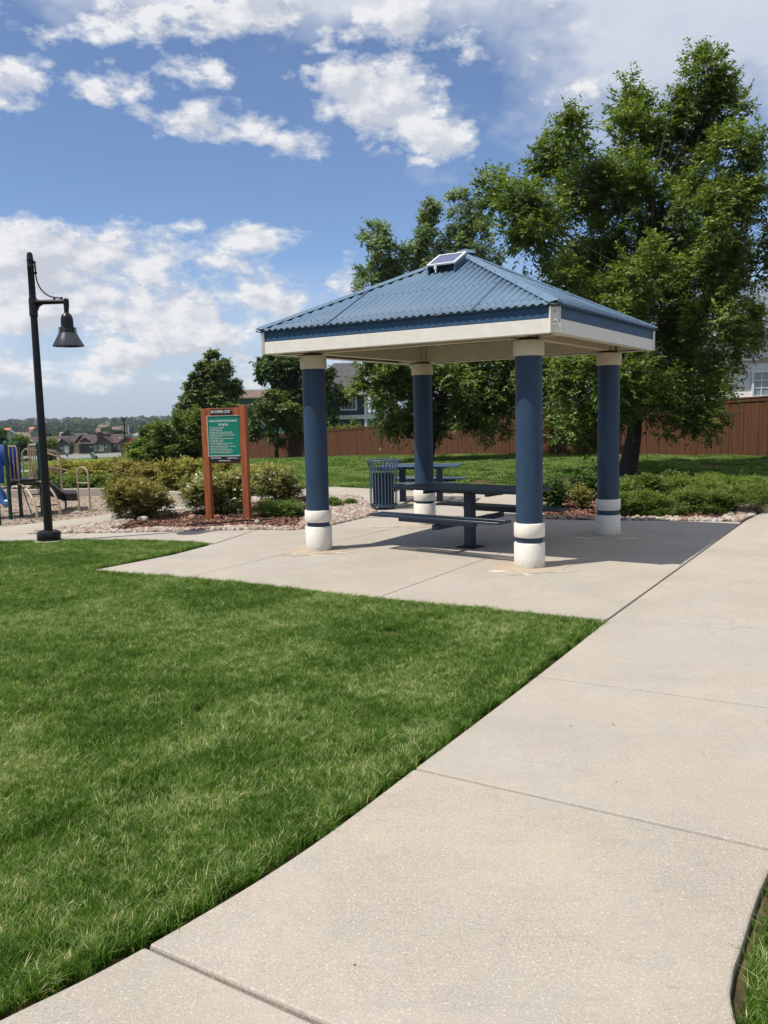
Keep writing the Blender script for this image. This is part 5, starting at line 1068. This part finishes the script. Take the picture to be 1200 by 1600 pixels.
# ------------------------------------------------------------------ mid distance trees
def far_tree(lab, px, base_py, Y, w, h, lm, sd, name='far_tree', n=500, group='trees round the townhouses'):
    b = at(px, base_py, Y); R0 = w*Y/FPX; H = h*Y/FPX; rr = random.Random(sd); lobes = []
    for i in range(6):
        a = i*1.05; lobes.append(((b.x+math.cos(a)*R0*.5, b.y+math.sin(a)*R0*.5, b.z+H*rr.uniform(.42, .72)), (R0*.5, R0*.5, H*.27)))
    lobes.append(((b.x, b.y, b.z+H*.78), (R0*.45, R0*.45, H*.24)))
    k = Y/60; tree(lab, tuple(b), lobes, .12*k**.5, (b.x, b.y, b.z+H*.8), lm, n, 8, .2*R0, .12*R0, sd, name=name, droop=.2, twig=.2*R0, shell=.3, group=group)
far_tree('round green tree behind the play rails', 34, 714, 150, 17, 34, L_MID, 201)
far_tree('yellow green tree right of the lamp pole', 80, 712, 150, 11, 27, L_LITE, 202)
far_tree('dark conifer like tree at the left edge', 2, 706, 120, 11, 38, L_DARK, 203)
far_tree('dark green tree between the two townhouses', 113, 708, 235, 5, 22, L_DARK, 204, n=250)
bush('round dark clipped shrub by the street sidewalk', 80, 718, 148, 9, 12, L_DARK, 260, 8, .3, .2, 210, twig=.5)
for i, (px, w_) in enumerate([(33, 5), (43, 5)]): bush(['left low shrub by the far sidewalk', 'right low shrub by the far sidewalk'][i], px, 720, 146, w_, 5, L_DARK, 120, 8, .25, .18, 211+i, twig=.4)
def wood():
    r_ = np.random.default_rng(5); N = 9500; Y = 330*np.exp(r_.random(N)**.85*math.log(2700/330)); az = -.62+r_.random(N)*1.35; X = Y*np.tan(az); Z = hgt(X, Y)
    px_field = (X/Y*FPX+600); fld = (px_field > 12) & (px_field < 60) & (Y > 750) & (Y < 1150)
    open_ = np.sin(X*.011+1.0)*np.cos(Y*.009+.4) > .86; k = ~(fld | open_); X, Y, Z = X[k], Y[k], Z[k]; N = len(X)
    R = (2.6+2.8*r_.random(N))*(1+Y/3200); H = R*(1.5+.7*r_.random(N)); Q = 26; dirs = unit(r_.normal(size=(N, Q, 3))); dirs[..., 2] = np.abs(dirs[..., 2])*1.0-.25
    Cc = np.stack([X, Y, Z+H*.55], 1)[:, None, :]; O = Cc+dirs*np.stack([R, R, H*.5], 1)[:, None, :]*(.75+.35*r_.random((N, Q, 1)))
    nrm = unit(dirs+r_.normal(size=(N, Q, 3))*.55); t1 = unit(np.cross(nrm, np.array([0, 0, 1.])+r_.normal(size=(N, Q, 3))*.4)); t2 = np.cross(nrm, t1); s = (R*.44)[:, None, None]*(.7+.7*r_.random((N, Q, 1)))
    V = np.stack([O-t1*s, O+t2*s*.8, O+t1*s, O-t2*s*.8], 2).reshape(-1, 3); F = np.arange(len(V)).reshape(-1, 4)
    tt = r_.normal(.36, .15, (N, 1))+(r_.random((N, 1)) > .95)*.5; T = np.repeat(np.clip(tt+r_.normal(0, .1, (N, Q)), 0, 1).ravel(), 4)
    o = np_mesh('far_wood', V, F, L_FAR, None, T); tag(o, kind='stuff')
wood()
# ------------------------------------------------------------------ street lamp, signs, poles, pylons
Yl = 120
def far_lamp():
    b = at(196.5, 712, Yl); t = at(193.5, 657, Yl); root = empty('street_lamp', (b.x, Yl, b.z), 0, label='black street lamp by the far street at the fence end', cat='street lamp'); H = t.z-b.z
    MB().tube([(0, 0, 0), (0, 0, H)], [.13, .09], 10).build('pole', M_BLACK, root); MB().lathe([(.09, H-.1), (.15, H), (.42, H+.05), (.34, H+.28), (.1, H+.42)], 16).build('lamp_head', M_BLACK, root)
far_lamp()
b = at(203, 712, 125); st = empty('stop_sign', tuple(b), .35, label='red stop sign with green street name blade at the corner', cat='road sign'); zg = at(201, 682, 125).z-b.z; zr = at(203, 688, 125).z-b.z
MB().tube([(0, 0, 0), (0, 0, zg+.3)], .05, 8).build('post', M_GREY, st); MB().box((0, -.07, zg), (.75, .03, .24)).build('street_blade', mat('street_green', (.01, .22, .16), .5), st)
oc = MB(); oc.add([(.40*math.cos(math.pi/8+i*math.pi/4), y_, zr+.40*math.sin(math.pi/8+i*math.pi/4)) for y_ in (-.08, -.06) for i in range(8)], [tuple(range(8)), tuple(range(15, 7, -1))]+[(i, (i+1) % 8, 8+(i+1) % 8, 8+i) for i in range(8)]); oc.build('stop_plate', mat('stop_red', (.35, .01, .02), .5), st)
for i, px in enumerate((168.5, 171.5)):
    Y = 420; b = at(px, 690, Y); t = at(px, 657+i, Y); r = empty('utility_pole', tuple(b), 0, label=['left one of the twin grey steel utility poles', 'right one of the twin grey steel utility poles'][i], cat='utility pole', group='twin steel poles')
    MB().tube([(0, 0, -8), (0, 0, t.z-b.z)], [.42, .3], 8).build('pole', mat('pale_steel', (.45, .47, .5), .6), r)
    MB().box((0, 0, t.z-b.z-1), (2.2, .2, .2)).build('crossarm', mat('pale_steel', (.45, .47, .5), .6), r)
b = at(202, 690, 430); t = at(202.5, 664, 430); r = empty('utility_pole', tuple(b), 0, label='single grey utility pole right of the street lamp', cat='utility pole'); MB().tube([(0, 0, -8), (0, 0, t.z-b.z)], [.45, .3], 8).build('pole', MATS['pale_steel'], r)
def pylon(px, top_py, Y, lab):
    b = at(px, 665, Y); t = at(px, top_py, Y); r = empty('pylon', (b.x, Y, b.z-8), 0, label=lab, cat='pylon', group='far power pylons'); H = t.z-b.z+8; mb = MB(); w = 3.2; e = .26
    for sx in (-1, 1):
        for sy in (-1, 1): mb.tube([(sx*w, sy*w, 0), (sx*w*.25, sy*w*.25, H)], e, 4)
    for i in range(6):
        z0_, z1_ = H*i/6, H*(i+1)/6; a, c = w*(1-.75*i/6), w*(1-.75*(i+1)/6)
        for sy in (-1, 1): mb.tube([(-a, sy*a, z0_), (c, sy*c, z1_)], e*.7, 4); mb.tube([(a, sy*a, z0_), (-c, sy*c, z1_)], e*.7, 4)
    mb.build('lattice', mat('pylon_steel', (.30, .33, .37), .6), r, smooth=0); ar = MB()
    for z, L in ((H*.98, 7), (H*.86, 9)): ar.tube([(-L, 0, z), (0, 0, z+1), (L, 0, z)], e, 4)
    ar.build('crossarm', MATS['pylon_steel'], r)
pylon(56, 652.5, 1500, 'lattice power pylon on the skyline right beside the lamp pole'); pylon(72, 652.5, 1500, 'lattice power pylon on the skyline a little right of the lamp pole'); pylon(97, 655, 1700, 'wide lattice pylon on the skyline left of the townhouse street'); pylon(215.5, 652.5, 1400, 'faint lattice pylon on the skyline left of the bushes'); pylon(251, 650, 1300, 'tallest lattice pylon on the skyline above the bushes')
# ------------------------------------------------------------------ person and refuse cart
def person():
    Y = 150; b = at(105.6, 717.4, Y); s_ = 1.02; root = bpy.data.meshes.new('person')
    J = {'pelvis': (0, 0, .95), 'chest': (.0, 0, 1.28), 'neck': (-.01, 0, 1.47), 'head': (-.03, 0, 1.60), 'crown': (-.03, 0, 1.74), 'hipL': (-.02, .10, .90), 'kneeL': (-.16, .10, .50), 'ankL': (-.10, .10, .08), 'toeL': (-.24, .10, .03), 'hipR': (.02, -.10, .90), 'kneeR': (.10, -.10, .48), 'ankR': (.32, -.10, .14), 'toeR': (.24, -.10, .03), 'shL': (0, .19, 1.40), 'elL': (.12, .24, 1.13), 'wrL': (.02, .24, .92), 'shR': (0, -.19, 1.40), 'elR': (-.06, -.25, 1.12), 'wrR': (-.22, -.22, 1.05)}
    E = [('pelvis', 'chest'), ('chest', 'neck'), ('neck', 'head'), ('head', 'crown'), ('pelvis', 'hipL'), ('hipL', 'kneeL'), ('kneeL', 'ankL'), ('ankL', 'toeL'), ('pelvis', 'hipR'), ('hipR', 'kneeR'), ('kneeR', 'ankR'), ('ankR', 'toeR'), ('chest', 'shL'), ('shL', 'elL'), ('elL', 'wrL'), ('chest', 'shR'), ('shR', 'elR'), ('elR', 'wrR')]
    Rr = dict(pelvis=.15, chest=.15, neck=.06, head=.10, crown=.07, hipL=.09, kneeL=.06, ankL=.045, toeL=.035, hipR=.09, kneeR=.06, ankR=.045, toeR=.035, shL=.06, elL=.045, wrL=.032, shR=.06, elR=.045, wrR=.032)
    nm = list(J); root.from_pydata([J[k] for k in nm], [(nm.index(a), nm.index(c)) for a, c in E], []); o = bpy.data.objects.new('person', root); link(o); o.location = b; o.scale = (s_,)*3
    sk = o.modifiers.new('skin', 'SKIN'); sv = root.skin_vertices[0].data if root.skin_vertices else None
    if sv is None:
        bm = bmesh.new(); bm.from_mesh(root); lay = bm.verts.layers.skin.verify(); bm.verts.ensure_lookup_table()
        for i, k in enumerate(nm): bm.verts[i][lay].radius = (Rr[k], Rr[k]); bm.verts[i][lay].use_root = (k == 'pelvis')
        bm.to_mesh(root); bm.free()
    else:
        for i, k in enumerate(nm): sv[i].radius = (Rr[k], Rr[k])
    o.modifiers.new('sub', 'SUBSURF').levels = 1; o.modifiers['sub'].render_levels = 1
    root.materials.append(mat('skin_tone', (.42, .24, .16), .6)); tag(o, 'person walking by the street in pale shirt and dark shorts', 'person')
    MB().lathe([(.17, -.30), (.20, -.05), (.20, .15), (.19, .22), (.08, .26)], 14, (0, 0, 1.20)).build('shirt', mat('pale_shirt', (.62, .66, .75), .8), o)
    sh = MB(); sh.tube([(0, .07, .98), (-.02, .10, .88), (-.12, .10, .58)], [.13, .12, .10], 12); sh.tube([(0, -.07, .98), (.02, -.10, .88), (.08, -.10, .56)], [.13, .12, .10], 12); sh.build('shorts', mat('dark_maroon_shorts', (.035, .015, .03), .8), o)
    MB().lathe([(.09, -.06), (.125, 0), (.12, .07), (.07, .13), (0, .14)], 14, (-.01, 0, 1.62)).build('hair', mat('sandy_hair', (.42, .30, .17), .8), o)
person()
Y = 150; b = at(147, 717.2, Y); ct = empty('wheeled_cart', tuple(b), 0, label='grey green wheeled bin leaning over at the street edge near the walker', cat='wheeled bin')
rot = Matrix.Rotation(R_(-35), 3, 'Y'); MB().box(Vector((-.15, 0, .60)), (.62, .6, 1.05), rot, .95).build('body', mat('bin_green', (.10, .14, .12), .6), ct, bevel=.05); MB().box(Vector((.14, 0, .80)), (.10, .62, .95), rot).build('lid', mat('bin_lid', (.30, .33, .31), .6), ct, bevel=.03)
MB().box((.38, 0, .30), (.42, .5, .5), Matrix.Rotation(R_(-20), 3, 'Y')).build('foot', M_BLACK, ct, bevel=.05)
for s_ in (-1, 1): MB().tube([(.42, s_*.32, .16), (.42, s_*.38, .16)], .16, 16).build('wheel', M_BLACK, ct)
# white picnic pad far on the lawn
o = MB().box((0, 0, 0), (2.8, 1.6, .08)).build('concrete_pad', M_CONC); q = at(53, 736.5, 48); o.location = (q.x, q.y, hz(q.x, q.y)+.03); tag(o, kind='structure')
# ------------------------------------------------------------------ playground structure
def playground():
    b0 = Vector((*gnd(33.5, 805), 0)); root = empty('play_structure', b0, 0, label='toddler play structure with blue slide, green posts and tan rails', cat='play structure')
    def G(px, py): x, y = gnd(px, py); return Vector((x, y, 0))-b0
    def PT(px, py, ref): # point above ground spot ref (local) seen at pixel
        w = ref+b0; p = at(px, py, w.y); return Vector((p.x, p.y, p.z))-b0
    p1, p2, p3, p0, p4 = G(17, 809), G(33.5, 805), G(67, 803), G(-1, 818), G(60, 792)
    posts = [(p1, (7, 692)), (p2, (23.5, 692)), (p3, (57.5, 691)), (p0, (-8, 690))]
    for p, tp in posts:
        H = PT(*tp, p).z; c = MB().lathe([(.033, -.05), (.033, H-.03)], 16, tuple(p)).build('post', M_PGREEN, root); MB().lathe([(.038, H-.04), (.040, H-.01), (.032, H+.02), (.012, H+.033), (0, H+.034)], 16, tuple(p), caps=False).build('post_cap', mat('post_cap_green', (.02, .11, .07), .4), c)
    dz = PT(40, 750, p2).z
    # deck between posts 2,3 and back
    back = Vector((-.36, .95, 0)); dk = [p2+Vector((-.02, 0, 0)), p3+Vector((.02, .0, 0)), p3+Vector((.02, 0, 0))+back*.8, p2+back*.8]
    MB().prism([(q.x, q.y) for q in dk], dz-.10, dz).build('deck', M_DECK, root)
    d1 = [p1, p2, p2+back*.9, p1+back*.9]; MB().prism([(q.x, q.y) for q in d1], dz-.08, dz-.02).build('deck', M_DECK, root)
    def barrier(a, b, z0, z1, n, label='guard_rail', r=.016):
        mb = MB(); d = b-a; pts = [a+Vector((0, 0, z0)), a+Vector((0, 0, z1-.10))]+[a+d*(.13*(1-math.cos(t)))+Vector((0, 0, z1-.10+.10*math.sin(t))) for t in (.5, 1.0, 1.5)]+[b+Vector((0, 0, z1))-d*.0]
        mb.tube(pts, r, 8)
        for i in range(1, n+1): q = a+d*(i/(n+.6)); mb.tube([q+Vector((0, 0, z0)), q+Vector((0, 0, z1-.01))], r*.8, 8)
        mb.tube([a+Vector((0, 0, z0+.02)), b+Vector((0, 0, z0+.02))], r, 8); mb.build(label, M_TAN, root)
    zt = PT(30, 697, p2).z
    barrier(Vector((PT(28, 700, p2).x, p2.y-.06, 0)), Vector((PT(12, 700, p2).x, p2.y-.06, 0)), dz-.02, zt, 2)
    a = Vector((PT(44, 700, p3).x, p3.y, 0)); barrier(a, p3-Vector((.04, 0, 0)), dz, PT(50, 695, p3).z, 3)
    # blue panel and hood behind
    yb = p1.y+.55+b0.y; L_ = at(12, 700, yb)-b0; R__ = at(29, 700, yb)-b0; mb = MB()
    for i in range(5):
        q = Vector((L_.x, L_.y, 0)).lerp(Vector((R__.x, R__.y, 0)), (i+.5)/5); mb.box(q+Vector((0, 0, (dz+zt)/2)), (.032, .05, zt-dz-.02))
    mb.box(((L_.x+R__.x)/2, L_.y+.04, (dz+zt)/2), (R__.x-L_.x, .03, zt-dz-.05)); mb.build('blue_panel', M_PLAYB, root, bevel=.008)
    # slide at left edge with hood
    sx = p1+Vector((-.32, .1, 0)); hd = MB(); prof = []
    for i in range(11):
        t = i/10*math.pi; prof.append((math.cos(t)*.36, math.sin(t)*.42))
    vs = [(sx.x+u-.12, sx.y+dy, dz+.28+v) for dy in (-.12, .35) for u, v in prof]+[]; n = len(prof)
    fs = [(i, i+1, n+i+1, n+i) for i in range(n-1)]; hd.add(vs, fs); hd.add([(sx.x+u-.12, sx.y-.1, dz+.28+v) for u, v in prof]+[(sx.x-.48, sx.y-.1, dz-.02), (sx.x+.24, sx.y-.1, dz-.02)], [tuple(range(n))+(n, n+1)][:1]); o = hd.build('slide_hood', M_PLAYB, root, smooth=50); s2 = o.modifiers.new('t', 'SOLIDIFY'); s2.thickness = .03
    sl_ = MB(); vs = []; N = 12
    for i in range(N+1):
        t = i/N; y = sx.y-.1+(-.9)*t*0+1.0*t*0; x = sx.x-.15-1.0*t; z = dz*(1-t)**1.0*(1-.15*math.sin(math.pi*t))+.18*t
        for w_, h_ in ((-.26, .16), (-.24, 0), (.24, 0), (.26, .16)): vs.append((x, sx.y+w_, z+h_))
    sl_.add(vs, [(4*i+j, 4*i+j+1, 4*i+j+5, 4*i+j+4) for i in range(N) for j in range(3)]); o = sl_.build('slide_chute', M_PLAYL, root, smooth=40); s2 = o.modifiers.new('t', 'SOLIDIFY'); s2.thickness = .025
    # spiral support under the hood: pale curved leg
    q = G(8, 800); lg = MB(); A0 = PT(2, 757, q); lg.tube([A0+Vector((-.15, 0, 0)), PT(4, 775, q), PT(6, 783, q), PT(13, 786, q)], [.09, .08, .08, .10], 12); lg.build('slide_support', M_PLAYL, root)
    # arch climber
    for (bx, by), (tx, ty), nm in (((58.5, 810), (26, 755), 0), ((94.5, 805), (58, 752), 1)):
        g0 = G(bx, by); rf = p2 if nm == 0 else p3; top = PT(tx, ty, rf); top.y -= .02; P_ = []
        for i in range(13):
            t = i/12*math.pi/2; P_.append(Vector((top.x+(g0.x-top.x)*math.sin(t), top.y+(g0.y-top.y)*math.sin(t), top.z*math.cos(t))))
        MB().tube(P_, .020, 10).build('arch_rail', M_TAN, root)
    rg = MB(); gl, gr = G(58.5, 810), G(94.5, 805)
    for f_, z in ((.25, dz*.92), (.62, dz*.62), (.88, dz*.30)):
        pl_ = Vector((PT(26, 755, p2).x+(gl.x-PT(26, 755, p2).x)*f_, p2.y+(gl.y-p2.y)*f_, z)); pr_ = Vector((PT(58, 752, p3).x+(gr.x-PT(58, 752, p3).x)*f_, p3.y+(gr.y-p3.y)*f_, z)); rg.tube([pl_, pr_], .012, 8)
    rg.tube([p2+Vector((.05, -.02, dz-.1)), G(52, 810)], .010, 6); rg.tube([PT(55, 756, p3), gr*.5+gl*.5], .008, 6); rg.build('ladder_rung', M_DECK, root)
    # ramp down to low seat deck
    q1 = p3+Vector((.06, .03, 0)); q2 = G(101, 796); wd = Vector((-.27, .70, 0)); z2 = PT(112, 770, q2).z; z1 = dz
    r_ = MB(); r_.add([q1+Vector((0, 0, z1)), q2+Vector((0, 0, z2)), q2+wd+Vector((0, 0, z2)), q1+wd+Vector((0, 0, z1)), q1+Vector((0, 0, z1-.28)), q2+Vector((0, 0, z2-.16)), q2+wd+Vector((0, 0, z2-.16)), q1+wd+Vector((0, 0, z1-.28))], [(0, 1, 2, 3), (7, 6, 5, 4), (0, 4, 5, 1), (1, 5, 6, 2), (2, 6, 7, 3), (3, 7, 4, 0)]); r_.build('ramp', M_DECK, root)
    q3 = G(123, 796); MB().prism([(q2.x, q2.y), (q3.x, q3.y), (q3.x+wd.x, q3.y+wd.y), (q2.x+wd.x, q2.y+wd.y)], z2-.15, z2).build('landing', M_DECK, root, bevel=.01)
    MB().tube([q2+Vector((.02, .02, 0)), q2+Vector((.02, .02, z2))], .02, 8).build('leg', M_DECK, root)
    # ramp handrails
    for off in (Vector((0, 0, 0)), wd):
        hr = MB(); a = p3+Vector((.05, .03, 0))+off; e = q2+Vector((-.02, 0, 0))+off; za = PT(74, 706, p3).z; ze = PT(94, 714, q2).z
        hr.tube([a+Vector((0, 0, za+.04)), a.lerp(e, .75)+Vector((0, 0, ze+.10)), a.lerp(e, .95)+Vector((0, 0, ze+.03)), e+Vector((0, 0, ze-.06)), e+Vector((0, 0, z2-.12))], .016, 8)
        hr.tube([a+Vector((0, 0, (za+dz)/2)), e+Vector((0, 0, (ze+z2)/2))], .012, 8); hr.build('handrail', M_TAN, root)
    # back handrail left of it
    hb = MB(); a = p2+back*.8+Vector((.06, 0, 0)); e = a+Vector((.75, .2, 0)); hb.tube([a+Vector((0, 0, dz)), a+Vector((0, 0, zt-.14)), a+Vector((.06, 0, zt-.08)), a.lerp(e, .4)+Vector((0, 0, zt-.12)), e+Vector((0, 0, zt-.30))], .016, 8); hb.tube([a+Vector((0, 0, (dz+zt)/2)), e+Vector((0, 0, (dz+zt)/2-.2))], .012, 8); hb.build('handrail', M_TAN, root)
    # hoop
    h0, h1 = G(124, 796), G(141, 797); zt2 = PT(131, 729.5, h0).z; ctr = (h0+h1)/2; rad = (h1-h0).length/2; dd = (h1-h0).normalized(); P_ = [h0]
    for i in range(13):
        t = math.pi*(1-i/12); P_.append(ctr+dd*rad*math.cos(t)+Vector((0, 0, zt2-rad+rad*math.sin(t))))
    P_.append(h1.copy()); hp = MB(); hp.tube(P_, .018, 10); zb = PT(131, 754, h0).z; hp.tube([h0+Vector((0, 0, zb)), h1+Vector((0, 0, zb))], .013, 8); hp.build('hoop_rail', M_TAN, root)
playground()
# ------------------------------------------------------------------ haze: even thin air round the whole scene
def haze():
    o = MB().box((0, 300, -4), (14800, 15200, 50)).build('haze', None, smooth=0); tag(o, kind='stuff')
    m = bpy.data.materials.new('haze_air'); m.use_nodes = True; t = NT(m.node_tree); t.n.clear(); out = t.new('ShaderNodeOutputMaterial'); v = t.new('ShaderNodeVolumePrincipled')
    v.inputs['Color'].default_value = (.80, .88, 1, 1); v.inputs['Density'].default_value = HAZE; v.inputs['Anisotropy'].default_value = .2
    t.l.new(v.outputs[0], out.inputs['Volume']); o.data.materials.append(m)
HAZE = 0.00010
haze()
